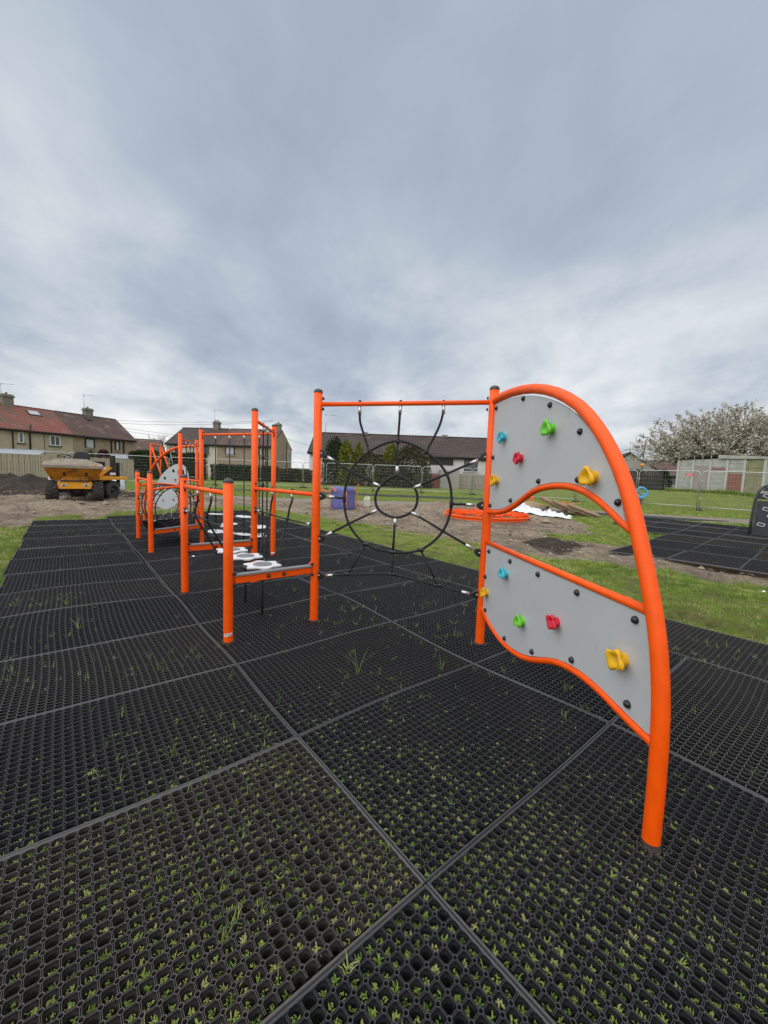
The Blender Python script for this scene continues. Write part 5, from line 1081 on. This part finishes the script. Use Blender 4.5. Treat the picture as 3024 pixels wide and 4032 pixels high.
# ------------------------------------------------------------------ sheds behind the board fence
POLY = M('pale_corrugated_sheet', (.30, .32, .35), .35, var=.08, vscale=3)
def lean(label, p0, p1, dp, z0, z1, zf=.2):
    a, b_ = Vector((*p0, 0)), Vector((*p1, 0)); L_ = (b_-a).length; dd_ = (b_-a)/L_; nn = Vector((-dd_.y, dd_.x, 0)); nn = -nn if nn.dot(-a) > 0 else nn
    o = empty('garden_shed', (a.x, a.y, zf), label, 'shed'); k = int(L_/.12); vs = []
    for i in range(k+1):
        w = .03*(i % 2); vs += [a + dd_*L_*i/k + UP*(z0+w), a + dd_*L_*i/k + nn*dp + UP*(z1+w)]
    m = MB(); m.add(vs, [(2*i, 2*i+2, 2*i+3, 2*i+1) for i in range(k)]); m.build('roof', POLY, o)
    m = MB(); c = a.lerp(b_, .5) + nn*dp/2; m.box((c.x, c.y, (zf+z0-.1)/2), (L_-.3, dp-.3, z0-zf-.12), Matrix.Rotation(math.atan2(dd_.y, dd_.x), 3, 'Z')); m.build('wall', DARKB, o)
    m = MB(); m.bar(a + UP*(z0-.06), b_ + UP*(z0-.06), .06, .12); m.build('fascia', GUTTER, o)
    m = MB(); m.bar(a + nn*dp + UP*(z1+.03), b_ + nn*dp + UP*(z1+.03), .12, .08); m.build('ridge_cap', POLY, o)
lean('white corrugated shed roof above the board fence at the far left', (-37.0, 34.0), (-31.4, 36.2), 1.6, 2.12, 2.55); lean('pale glazed lean-to roof above the board fence behind the dumper seat', (-29.7, 41.6), (-27.4, 42.4), 1.5, 2.17, 2.62)

# ------------------------------------------------------------------ overhead wires, pole
WIREM = M('overhead_wire', (.06, .06, .065), .6)
for i, (pa, pb_, sag) in enumerate((((-64, 84, 10.9), (-22, 78, 11.1), .5), ((-64, 86, 10.6), (-22, 78, 10.95), .7), ((-60, 82, 9.9), (-35, 82, 7.4), .2), ((-60, 84, 9.3), (-35, 82, 6.9), .2), ((-24, 84, 9.2), (-8, 88, 5.4), .3))):
    a, b_ = Vector(pa), Vector(pb_); m = MB(); m.tube([a.lerp(b_, q/10) - UP*sag*4*(q/10)*(1-q/10) for q in range(11)], .028, 5); o = m.build('overhead_wire', WIREM, loc=a)
    tag(o, ['upper of the two long overhead wires above the semi-detached house roof', 'lower of the two long overhead wires above the semi-detached house roof', 'upper sloping overhead wire right of the end terrace', 'lower sloping overhead wire right of the end terrace', 'overhead wire sloping down right of the semi-detached house'][i], 'wire')
pb0 = Vector((19.12, 30.0, ground_z(19.12, 30))); o = empty('beacon_pole', pb0, 'thin dark pole with a small orange ball beside the blossom tree', 'pole')
m = MB(); m.tube([pb0, V3(19.17, 30, 2.8), V3(19.22, 30, 4.45)], [.035, .03, .028], 8); m.build('pole', GUTTER, o); m = MB(); m.ball((19.17, 30, 2.87), .135, 14, 8); m.build('orange_ball', M('orange_ball_paint', (.80, .30, .01), .4), o)
m = MB()
for z in (4.35, 4.15, 3.7): m.tube([V3(19.2, 30, z), V3(18.98, 30, z-.05)], .02, 5)
m.build('bracket', GUTTER, o)

# ------------------------------------------------------------------ text helper
def text(parent, s, c, xdir, ydir, h, mat, name='lettering', center=True):
    cu = bpy.data.curves.new('lettering', 'FONT'); cu.body = s; cu.size = h*1.35; cu.align_x = 'CENTER' if center else 'LEFT'; cu.align_y = 'CENTER'; cu.resolution_u = 2
    tmp = bpy.data.objects.new('tmp', cu); COL.objects.link(tmp); me = bpy.data.meshes.new_from_object(tmp); bpy.data.objects.remove(tmp); bpy.data.curves.remove(cu)
    x, y = Vector(xdir).normalized(), Vector(ydir).normalized(); o0 = worg(parent)
    for v in me.vertices: v.co = Vector(c) + x*v.co.x + y*v.co.y - o0
    me.materials.clear(); me.materials.append(mat); o = bpy.data.objects.new(name, me); put(o, parent); return o

# ------------------------------------------------------------------ articulated site dumper
DY = M('dumper_yellow', (.86, .36, .015), .45, var=.12, vscale=4, col2=(.40, .17, .03), c2scale=4, c2lo=.56, c2hi=.72); DYD = M('dumper_skip_paint', (.54, .215, .014), .55, var=.2, vscale=4, col2=(.20, .10, .04), c2scale=3); MUD = M('dried_mud', (.30, .255, .205), .95, var=.2, vscale=6, bump=.7, bscale=18, col2=(.48, .24, .10), c2scale=1.6, c2lo=.66, c2hi=.70); TYRE = M('tyre_rubber', (.050, .045, .040), .85, var=.3, vscale=10, col2=(.14, .115, .09), c2scale=6, c2lo=.5, c2hi=.75); SEATM = M('black_vinyl', (.022, .024, .028), .5); LAMP = M('lamp_lens', (.55, .55, .50), .2)
dx, dyy = -11.25, 14.45; dz = ground_z(dx, dyy)-.02
du = empty('site_dumper', (dx, dyy, dz), 'muddy yellow articulated site dumper parked on the bare earth', 'dumper')
Fw = V3(.62, -.785, 0); Rg = V3(.785, .62, 0)          # front unit: forward (towards camera), image right
dp_ = lambda f, r, z: V3(dx, dyy, dz) + Fw*f + Rg*r*.82 + UP*z
def wheel(c, ax, R0, w, name='wheel'):
    ax = Vector(ax).normalized(); c = Vector(c); h = w/2
    b = MB(); b.lathe(c - ax*h, ax, [(R0*.50, 0), (R0*.80, 0), (R0*.90, w*.05), (R0*.93, w*.16), (R0*.93, w*.84), (R0*.90, w*.95), (R0*.80, w), (R0*.50, w)], 30, cap=False)
    x, y, a = frame_from(ax)
    for k in range(16):
        for sg in (-1, 1):
            t0 = 2*math.pi*(k + .5*(sg > 0))/16; P = []
            for (u, dt) in ((.04, 0.0), (.30, .10), (.50, .24)):
                for (rr_, dq) in ((R0*.90, -.055), (R0*1.0, -.035), (R0*1.0, .05), (R0*.90, .07)):
                    t_ = t0 + dt + dq; q = -h*sg + sg*u*w; P.append(c + ax*q + (x*math.cos(t_) + y*math.sin(t_))*rr_)
            b.add(P, [(i*4+j, i*4+(j+1) % 4, (i+1)*4+(j+1) % 4, (i+1)*4+j) for i in range(2) for j in range(4)] + [(0, 1, 2, 3), (8, 9, 10, 11)])
    wo = b.build(name, TYRE, du)
    for sg in (-1, 1):
        b = MB(); b.lathe(c + ax*sg*h*.55, ax*sg, [(R0*.52, 0), (R0*.52, .06), (R0*.46, .05), (R0*.40, -.02), (R0*.22, .0), (R0*.20, .06), (.01, .07)], 20); b.build('rim', BOLT, wo)
WR = .375
for r in (-.79, .79): wheel(dp_(0, r, WR), Rg, WR, .36)
m = MB(); m.bar(dp_(0, -.6, WR), dp_(0, .6, WR), .16, .14); m.ball(dp_(0, .05, WR-.02), .2, 12, 8, (1.1, 1, .8)); m.build('axle', GUTTER, du)
m = MB(); m.plate([dp_(.42, r, z) for r, z in ((-.55, .46), (.55, .46), (.60, .62), (.58, .72), (-.58, .72), (-.60, .62))], Fw, .05); m.bar(dp_(.40, 0, .60), dp_(-.7, 0, .60), .7, .22); ch = m.build('front_chassis', DY, du, bevel=.01)
for r in (-.38, .38):
    m = MB(); m.plate([dp_(.455, r + x, z) for x, z in ((-.11, .545), (.11, .545), (.11, .635), (-.11, .635))], Fw, .025); k = m.build('headlight', LAMP, ch, bevel=.015); m = MB(); m.dome(dp_(.468, r, .59), Fw, .032, .012, 12, 2); m.build('bulb', BOLT, k)
m = MB(); m.bar(dp_(.46, -.50, .74), dp_(.46, .50, .74), .06, .045); m.build('bumper_bar', BOLT, ch)
m = MB(); m.bar(dp_(.30, .02, .90), dp_(.02, .02, .90), .72, .36); m.bar(dp_(.32, .02, 1.20), dp_(.26, .02, 1.20), .66, .14); su = m.build('skip_support', DYD, du, bevel=.01)
m = MB(); m.plate([dp_(.322, .02 + x, z) for x, z in ((-.18, 1.00), (.18, 1.00), (.18, 1.09), (-.18, 1.09))], Fw, .008); k = m.build('number_plate', STICK, su); text(k, '34811', dp_(.329, .02, 1.045), Rg, UP, .075, BLACKINK)
# skip: open hopper with flared lip
m = MB(); lip = [(.62, -1.06, 1.26), (.62, 1.02, 1.26), (-.45, 1.02, 1.36), (-.55, .45, 1.53), (-.55, -.45, 1.53), (-.45, -1.06, 1.40)]; botm = [(.20, -.80, .76), (.20, .76, .76), (-.55, .76, .76), (-.60, .4, .76), (-.60, -.4, .76), (-.55, -.80, .76)]
Po = [dp_(*p) for p in lip]; Pb = [dp_(*p) for p in botm]; m.add(Po + Pb, [(i, (i+1) % 6, (i+1) % 6 + 6, i+6) for i in range(6)] + [(11, 10, 9, 8, 7, 6)]); sk = m.build('skip', DYD, du)
m = MB(); ctr = dp_(-.05, 0, 1.05); inn = [p.lerp(dp_(-.05, 0, p.z - dz), .05) - UP*.012 for p in Po]
m.add(Po + inn, [(i, (i+1) % 6, (i+1) % 6 + 6, i+6) for i in range(6)]); low = [p.lerp(ctr, .35) for p in inn]; b0 = len(m.v); m.add(inn + low + [dp_(-.1, 0, 1.02)], [(i, (i+1) % 6, (i+1) % 6 + 6, i+6) for i in range(6)] + [(i+6, (i+1) % 6 + 6, 12) for i in range(6)]); m.build('muddy_lining', MUD, sk)
m = MB(); m.bar(Po[0]-UP*.02+Fw*.015, Po[1]-UP*.02+Fw*.015, .05, .09); m.build('skip_lip', MUD, sk)
m = MB()
for r in (-.36, .40): m.tube([dp_(.40, r, 1.22), dp_(.34, r, .92)], .035, 8); m.ball(dp_(.40, r, 1.02), .05)
m.build('hinge_pins', GUTTER, su)
m = MB(); m.box(dp_(-.1, -.45, .80), (.55, .5, .16)); m.build('white_side_tray', WHITEP, du)
# rear unit
Bk = V3(.07, 1.0, 0).normalized(); Sd = V3(1.0, -.07, 0).normalized(); pv = dp_(-.55, .20, 0); rp = lambda b, s, z: pv + Bk*b + Sd*s + UP*z
rh = lambda b, s, z: rp(b*.78-.12, s, z)
for s in (-.62, .70): wheel(rp(.58, s, WR), Sd, WR, .36)
m = MB(); m.bar(rp(-.3, 0, .62), rp(1.2, 0, .62), .55, .26); m.bar(rp(.58, -.6, WR), rp(.58, .6, WR), .14, .14); m.build('rear_chassis', DY, du)
m = MB(); m.bar(rp(-.15, .18, .86), rp(1.30, .18, .86), 1.40, .07); m.bar(rp(-.15, .90, .84), rp(1.30, .90, .84), .04, .12); m.build('mudguard', DY, du, bevel=.01)
m = MB(); P = [(.15, .90), (1.45, .90), (1.45, 1.14), (1.05, 1.27), (.15, 1.27)]; m.add([rh(b, s, z) for s in (.66, -.55) for b, z in P], [(0, 1, 2, 3, 4), (9, 8, 7, 6, 5)] + [(i, i+5, (i+1) % 5 + 5, (i+1) % 5) for i in range(5)]); hd = m.build('engine_hood', DY, du, bevel=.015)
m = MB(); m.plate([rh(b, .668, z) for b, z in ((.50, .93), (1.42, .93), (1.42, 1.14), (1.12, 1.22))], Sd, .006); m.build('black_decal', BOLT, hd)
m = MB(); m.plate([rh(b, .672, z) for b, z in ((.18, 1.16), (.72, 1.16), (.72, 1.255), (.18, 1.255))], Sd, .008); k = m.build('hire_plate', STICK, hd); text(k, 'R-2', rh(.45, .679, 1.207), Bk, UP, .06, BLACKINK)
m = MB(); m.plate([rh(b, .676, z) for b, z in ((.98, .96), (1.36, .96), (1.36, 1.05), (.98, 1.05))], Sd, .006); m.build('white_decal', STICK, hd)
m = MB(); m.tube([rh(.30, .45, 1.27), rh(.32, .45, 1.33), rh(.50, .45, 1.36), rh(.66, .45, 1.33), rh(.68, .45, 1.27)], .022, 8); m.build('grab_handle', DY, hd)
m = MB(); m.box(rh(1.05, .0, 1.36), (.5, .5, .22), Matrix.Rotation(-.07, 3, 'Z')); m.box(rh(.55, .0, 1.33), (.5, .5, .22), Matrix.Rotation(-.07, 3, 'Z')); m.build('seat_base', SEATM, du, bevel=.03)
m = MB(); sb = rh(.38, -.08, 1.55); m.plate([sb + Rg*x + UP*z + Fw*(-.10*z) for x, z in ((-.21, -.20), (.21, -.20), (.27, 0), (.22, .20), (.10, .26), (-.10, .26), (-.22, .20), (-.27, 0))], (Fw + UP*.25 + Rg*.2), .12); m.build('seat', SEATM, du, bevel=.035)
m = MB(); wc = rh(-.02, -.48, 1.60); wx_, wy_, wa = frame_from((Fw*-.35 + UP*.94)); m.tube([wc + (wx_*math.cos(q) + wy_*math.sin(q))*.20 for q in [2*math.pi*i/24 for i in range(24)]], .018, 8, closed=True); sw = m.build('steering_wheel', BOLT, du)
m = MB(); [m.tube([wc, wc + (wx_*math.cos(q) + wy_*math.sin(q))*.20], .013, 6) for q in (.3, 2.4, 4.5)]; m.tube([wc, wc - wa*.55], .03, 8); m.build('steering_column', BOLT, sw)
m = MB(); m.bar(rh(1.30, .60, .88), rh(1.30, .60, 1.72), .14, .14, up=Bk); m.bar(rh(1.55, .66, .5), rh(1.55, .66, 1.45), .10, .10, up=Bk); m.build('folded_roll_bar', BOLT, du, bevel=.01)

# ------------------------------------------------------------------ bags, cans, pallets and other site clutter
BAGB = M('blue_woven_bag', (.125, .135, .36), .7, var=.12, vscale=5, bump=.25, bscale=60, col2=(.17, .18, .40), c2scale=2.5); BAGO = M('orange_strap', (.85, .16, .05), .6)
bc = V3(-1.62, 15.65, ground_z(-1.6, 15.6)); bg_ = empty('bulk_bag', bc, 'blue builders bulk bag with orange straps and printed letters on the bare earth', 'bag')
ang = R(-28); bX, bY = V3(math.cos(ang), math.sin(ang), 0), V3(-math.sin(ang), math.cos(ang), 0)
def sq(t, r, e=.42): c_, s_ = math.cos(t), math.sin(t); return (abs(c_)**e*math.copysign(1, c_)*r, abs(s_)**e*math.copysign(1, s_)*r)
m = MB(); n_ = 40; rows = [(.33, -.02), (.37, .05), (.385, .18), (.39, .38), (.385, .55), (.375, .66), (.40, .73), (.36, .82), (.33, .88), (.22, .86), (.10, .80), (.01, .78)]; vs = []
for i, (r, z) in enumerate(rows):
    for j in range(n_):
        t = 2*math.pi*j/n_; x, y = sq(t, r); w = .03*math.sin(5*t+i)*(i > 4) + .018*math.sin(9*t+2*i) + .01*random.uniform(-1, 1); zz = z + (.035*math.sin(3*t+.5*i) + .02*math.sin(7*t))*(i > 4); vs.append(bc + bX*(x*(1+w)) + bY*(y*(1+w)) + UP*zz)
m.add(vs, [(i*n_+j, i*n_+(j+1) % n_, (i+1)*n_+(j+1) % n_, (i+1)*n_+j) for i in range(len(rows)-1) for j in range(n_)], True); bag = m.build('bag_body', BAGB, bg_)
for sx, sy in ((-1, -1), (1, -1), (1, 1), (-1, 1)):
    q = lambda z, r=.382: bc + bX*sx*r + bY*sy*r*.97 + UP*z
    m = MB(); m.tube([q(.0, .36), q(.2), q(.45), q(.72, .395)], .018, 6); m.build('strap', BAGO, bg_)
for a, c_, e in (((-.43, -.43, .66), (-.62, -.50, .74), (-.95, -.45, .64)), ((-.30, -.43, .68), (-.20, -.46, .86), (-.05, -.42, .70)), ((.40, .30, .74), (.46, .28, .90), (.52, .26, 1.02))):
    m = MB(); m.tube(catmull([bc + bX*p[0] + bY*p[1] + UP*p[2] for p in (a, c_, e)], 5), .026, 6); m.build('lifting_loop', BAGO, bg_)
text(bag, 'O.UK', bc - bX*.405 + bY*.05 + UP*.33, -bY, UP, .10, STICK)
jc = V3(-.735, 16.64, ground_z(-.73, 16.64)); CANM = M('translucent_plastic', (.62, .62, .50), .45, var=.08, vscale=6); jo = empty('jerrycan', jc, 'off-white plastic jerrycan standing right of the blue bulk bag', 'jerrycan')
m = MB(); m.box(jc + UP*.19, (.27, .17, .38)); body = m.build('can_body', CANM, jo, bevel=.035); m = MB(); m.tube([jc + V3(-.09, 0, .375), jc + V3(-.07, 0, .43), jc + V3(.05, 0, .43), jc + V3(.06, 0, .38)], .018, 8); m.build('handle', CANM, jo); m = MB(); m.lathe(jc + V3(.09, 0, .375), UP, [(.032, 0), (.032, .05), (.01, .052)], 12); m.build('cap', CANM, jo)
# flat orange disc lying on the ground (roundabout frame)
rc_ = V3(3.68, 14.3, ground_z(3.7, 14.3)+.05); ro_ = empty('roundabout_frame', rc_ - UP*.05, 'flat round orange steel frame lying on the bare earth', 'steel frame'); rr0 = 1.46
m = MB(); m.tube([rc_ + V3(math.cos(q)*rr0, math.sin(q)*rr0, .05) for q in [2*math.pi*i/48 for i in range(48)]], .03, 8, closed=True); m.build('outer_ring', ORANGE, ro_)
m = MB(); P = [rc_ + V3(math.cos(q)*rr0*.99, math.sin(q)*rr0*.99, z) for z in (-.05, .05) for q in [2*math.pi*i/48 for i in range(48)]]; m.add(P, [(i, (i+1) % 48, (i+1) % 48 + 48, i+48) for i in range(48)]); m.build('skirt', ORANGE, ro_)
m = MB(); m.tube([rc_ + V3(math.cos(q)*rr0*.55, math.sin(q)*rr0*.55, .12) for q in [2*math.pi*i/32 for i in range(32)]], .03, 6, closed=True); m.build('inner_ring', ORANGE, ro_)
for k in range(6):
    a = math.pi*k/6 + .1; m = MB(); m.bar(rc_ + V3(math.cos(a)*rr0, math.sin(a)*rr0, .11), rc_ - V3(math.cos(a)*rr0, math.sin(a)*rr0, -.11), .05, .07); m.build('spoke', ORANGE, ro_)
for k in range(12):
    a = 2*math.pi*k/12; b2 = a + .9; m = MB(); m.bar(rc_ + V3(math.cos(a)*rr0, math.sin(a)*rr0, .14), rc_ + V3(math.cos(b2)*rr0*.55, math.sin(b2)*rr0*.55, .14), .035, .035); m.build('brace', ORANGE, ro_)
# pallets
PAL = M('pallet_timber', (.42, .30, .17), .85, var=.16, vscale=5, bump=.2, bscale=20); PALD = M('pallet_timber_brown', (.25, .15, .09), .85, var=.2, vscale=5)
PALM = M('pallet_timber_worn', (.34, .235, .14), .85, var=.2, vscale=5)
def pallet(label, c, rz, tilt, tiltd, mat):
    c = Vector(c); o = bpy.data.objects.new('pallet', None); put(o, None, c); ORG[o.name] = Vector((0, 0, 0)); tag(o, label, 'pallet', 'pallets dumped beyond the climbing panel')
    o.rotation_euler = (tilt, tiltd, rz)
    for i in range(7): m = MB(); m.box((0, -.5+i*.167, .13), (1.2, .10, .022)); m.build('slat', mat, o)
    for i in range(3):
        m = MB(); m.box((-.55+i*.55, 0, .108), (.10, 1.0, .022)); m.build('stringer_board', mat, o)
        for j in range(3): m = MB(); m.box((-.55+i*.55, -.45+j*.45, .06), (.14, .10, .075)); m.build('block', PALD, o)
    for i in range(3): m = MB(); m.box((0, -.45+i*.45, .011), (1.2, .10, .022)); m.build('bottom_board', mat, o)
pallet('pale pallet lying flattest, leftmost behind the plastic sheet', (6.75, 18.3, ground_z(6.7, 18.3)+.10), R(28), R(8), R(-4), PAL)
pallet('brown pallet leaning up highest, between the other two', (7.45, 17.55, ground_z(7.5, 17.6)+.28), R(-24), R(2), R(24), PALM); pallet('brown pallet in the middle of the leaning row', (7.75, 16.95, ground_z(7.8, 17)+.20), R(-24), R(2), R(22), PALM)
pallet('brown pallet at the right end of the leaning row on the grass', (8.15, 16.35, ground_z(8.2, 16.4)+.13), R(-24), R(2), R(19), PALM)
# crumpled plastic sheet
PLAS = M('white_plastic_sheet', (.74, .76, .78), .25, var=.10, vscale=3)
n_ = 60; u, v = np.meshgrid(np.linspace(0, 1, n_), np.linspace(0, 1, n_)); u, v = u.ravel(), v.ravel()
px_ = 5.35 + 1.55*u + .35*v + .10*np.sin(9*v); py_ = 16.95 - 2.3*u + .75*v + .12*np.sin(7*u); gzz = np.array([ground_z(a, b2) for a, b2 in zip(px_, py_)])
hh = (.62*np.abs(fbm(px_*2.6, py_*2.6, 13)-.47)*2 + .12*np.abs(vnoise(px_*9, py_*9, 3)-.5))*np.clip(4*np.minimum(np.minimum(u, 1-u), np.minimum(v, 1-v)) + .12, 0, 1)*(1.15-.6*u); idx = np.arange(n_*n_).reshape(n_, n_)
pl = mesh_np('plastic_sheet', np.stack([px_, py_, gzz+.03+hh], 1), np.stack([idx[:-1, :-1].ravel(), idx[:-1, 1:].ravel(), idx[1:, 1:].ravel(), idx[1:, :-1].ravel()], 1), PLAS, smooth=False); tag(pl, 'crumpled white plastic sheeting in front of the pallets', 'plastic sheet')
# white sack behind the dumper
wb = V3(-13.1, 19.6, ground_z(-13.1, 19.6)); m = MB(); m.lathe(wb, UP, [(.20, 0), (.27, .10), (.25, .30), (.24, .48), (.15, .66), (.05, .74), (.09, .92), (.03, 1.02)], 26, lambda i, t: 1 + .16*math.sin(4*t+1.7*i) + .10*math.sin(7*t-2*i)); tag(m.build('sack', PLAS, loc=wb), 'white tied sack standing behind the dumper', 'sack')
# orange barrier leg and orange bar on the far grass
m = MB(); c = V3(8.36, 22.6, ground_z(8.36, 22.6)); m.bar(c, c+UP*.36, .22, .16); m.bar(c+UP*.02-V3(.2, 0, 0), c+UP*.02+V3(.2, 0, 0), .3, .05); tag(m.build('barrier_post', BAGO, loc=c, bevel=.02), 'stubby orange post on the grass under the curved panel rail', 'post')
m = MB(); c = V3(9.5, 21.7, ground_z(9.5, 21.7)); m.bar(c+V3(-.5, .1, .10), c+V3(.6, -.15, .06), .14, .10); m.tube([c+V3(-.35, .05, .1), c+V3(-.4, .05, .24)], .03, 6); m.tube([c+V3(.2, -.05, .1), c+V3(.25, -.05, .24)], .03, 6); m.tube([c+V3(.5, -.15, .07), c+V3(.95, -.2, .10)], .025, 6); tag(m.build('barrier_bar', BAGO, loc=c), 'flat orange bar with two pegs on the grass behind the pallets', 'bar')
# blue spring rider
BLUE = M('light_blue_plastic', (.10, .42, .72), .4); c = V3(14.95, 23.2, ground_z(14.95, 23.2)); o = empty('spring_rider', c, 'small light blue looped rider just right of the orange arch', 'spring rider')
m = MB(); m.tube([c + V3(.55*math.cos(q)*(.55), 0, .66 + .29*math.sin(q)*(1-.25*math.cos(q))) for q in [2*math.pi*i/28 for i in range(28)]], .07, 8, closed=True); m.build('loop', BLUE, o)
m = MB(); m.tube([c+V3(-.4, 0, .62), c+V3(-.05, 0, .40), c+V3(.12, 0, .62), c+V3(.36, 0, .56)], .045, 8); m.tube([c+V3(-.30, 0, .85), c+V3(0, 0, .50)], .03, 6); m.build('body', BLUE, o)
m = MB(); m.tube([c + V3(.09*math.cos(q), .09*math.sin(q), .34*q/20) for q in np.linspace(0, 20, 60)], .018, 6); m.build('spring', BOLT, o)

# ------------------------------------------------------------------ orange swing frame far behind
a0, a1 = V3(-14.95, 25.5, 2.85), V3(-15.95, 28.4, 2.95); o = empty('swing_frame', (a0.x, a0.y, ground_z(a0.x, a0.y)), 'tall orange A-frame swing standing behind the second arch', 'swing frame')
m = MB(); m.tube([a0 - (a1-a0)*.04, a1 + (a1-a0)*.04], .055, 12); m.build('top_beam', ORANGE, o)
for q in (a0, a1):
    zz = ground_z(q.x, q.y)-.1; m = MB(); m.tube([q, V3(q.x-.06, q.y, zz)], .05, 10); m.build('leg', ORANGE, o); m = MB(); m.tube([q, V3(q.x+1.0*q.y/25.5, q.y-.2, zz)], .05, 10); m.build('leg', ORANGE, o)
    m = MB(); m.ball(q, .07); m.build('joint', STEEL, o)

# ------------------------------------------------------------------ dark climbing wall at the right edge
DKP = M('dark_slate_panel', (.045, .050, .062), .45, var=.10, vscale=4); DKT = M('dark_grey_tube', (.040, .043, .050), .35)
w0 = V3(10.60, 11.47, ground_z(10.7, 11.4)+.03); wd = V3(.93, -.36, 0).normalized(); wn_ = V3(wd.y, -wd.x, 0); wn_ = wn_ if wn_.dot(-w0) > 0 else -wn_; wp = lambda s, z, q=0.0: w0 + wd*s + UP*z + wn_*q
o = empty('climbing_wall', w0, 'dark slate climbing wall with pale grips at the right edge', 'climbing wall')
for off in (0,):
    m = MB(); m.tube([wp(.0, -.2, off), wp(.02, .5, off), wp(.05, 1.05, off), wp(.10, 1.28, off), wp(.19, 1.42, off), wp(.32, 1.49, off), wp(.5, 1.50, off), wp(2.2, 1.50, off)], .04, 12); m.tube([wp(1.75, -.2, off), wp(1.75, 1.5, off)], .04, 12); m.build('frame', DKT, o)
for z0, z1, x0, x1 in ((.12, 1.03, .05, .80), (1.08, 1.25, .09, .80), (1.31, 1.41, .18, .80), (.12, 1.03, .86, 1.70), (1.08, 1.41, .86, 1.70)):
    m = MB(); m.plate([wp(x0, z0, .03), wp(x1, z0, .03), wp(x1, z1, .03), wp(x0+(.05 if z0 > 1 else .04), z1, .03)], wn_, .02); pn = m.build('wall_board', DKP, o)
    for z in ([z0+.06, z0+.38, z0+.75] if z1-z0 > .5 else [(z0+z1)/2]): bolts(pn, [wp(x0+.07 + .02*z, z, .04), wp(x0+.07 + .02*z, z+.045, .04)], wn_, .014)
GRIPM = M('pale_grip', (.50, .51, .53), .5)
for x, z in ((.28, 1.17), (.30, .80), (.42, .60), (.60, .40), (.5, 1.36), (.22, .35)):
    m = MB(); ph = random.uniform(0, 6); m.tube([wp(x + .085*math.cos(q), z + .045*math.sin(q) + .012*math.sin(3*q+ph), .055) for q in [2*math.pi*i/20 for i in range(20)]], .015, 6, closed=True); m.build('grip', GRIPM, o)
m = MB(); m.bar(wp(.02, .06, .0), wp(1.75, .06, .0), .07, .06); m.build('bottom_rail', DKT, o)

# ------------------------------------------------------------------ litter
for i, (x, y, lab) in enumerate(((5.25, 5.35, 'white scrap of litter on the near lawn at the right'), (5.75, 5.25, 'white scrap of litter nearest the right edge of the lawn'), (-3.05, 6.3, 'tiny white scrap on the mats by the tunnel'))):
    z = ground_z(x, y)+.03 if i < 2 else .012; m = MB(); m.add([(x-.03, y, z), (x, y-.02, z+.012), (x+.035, y+.005, z+.004), (x+.005, y+.025, z+.02)], [(0, 1, 2, 3)]); tag(m.build('litter', STICK, loc=(x, y, z)), lab, 'litter')
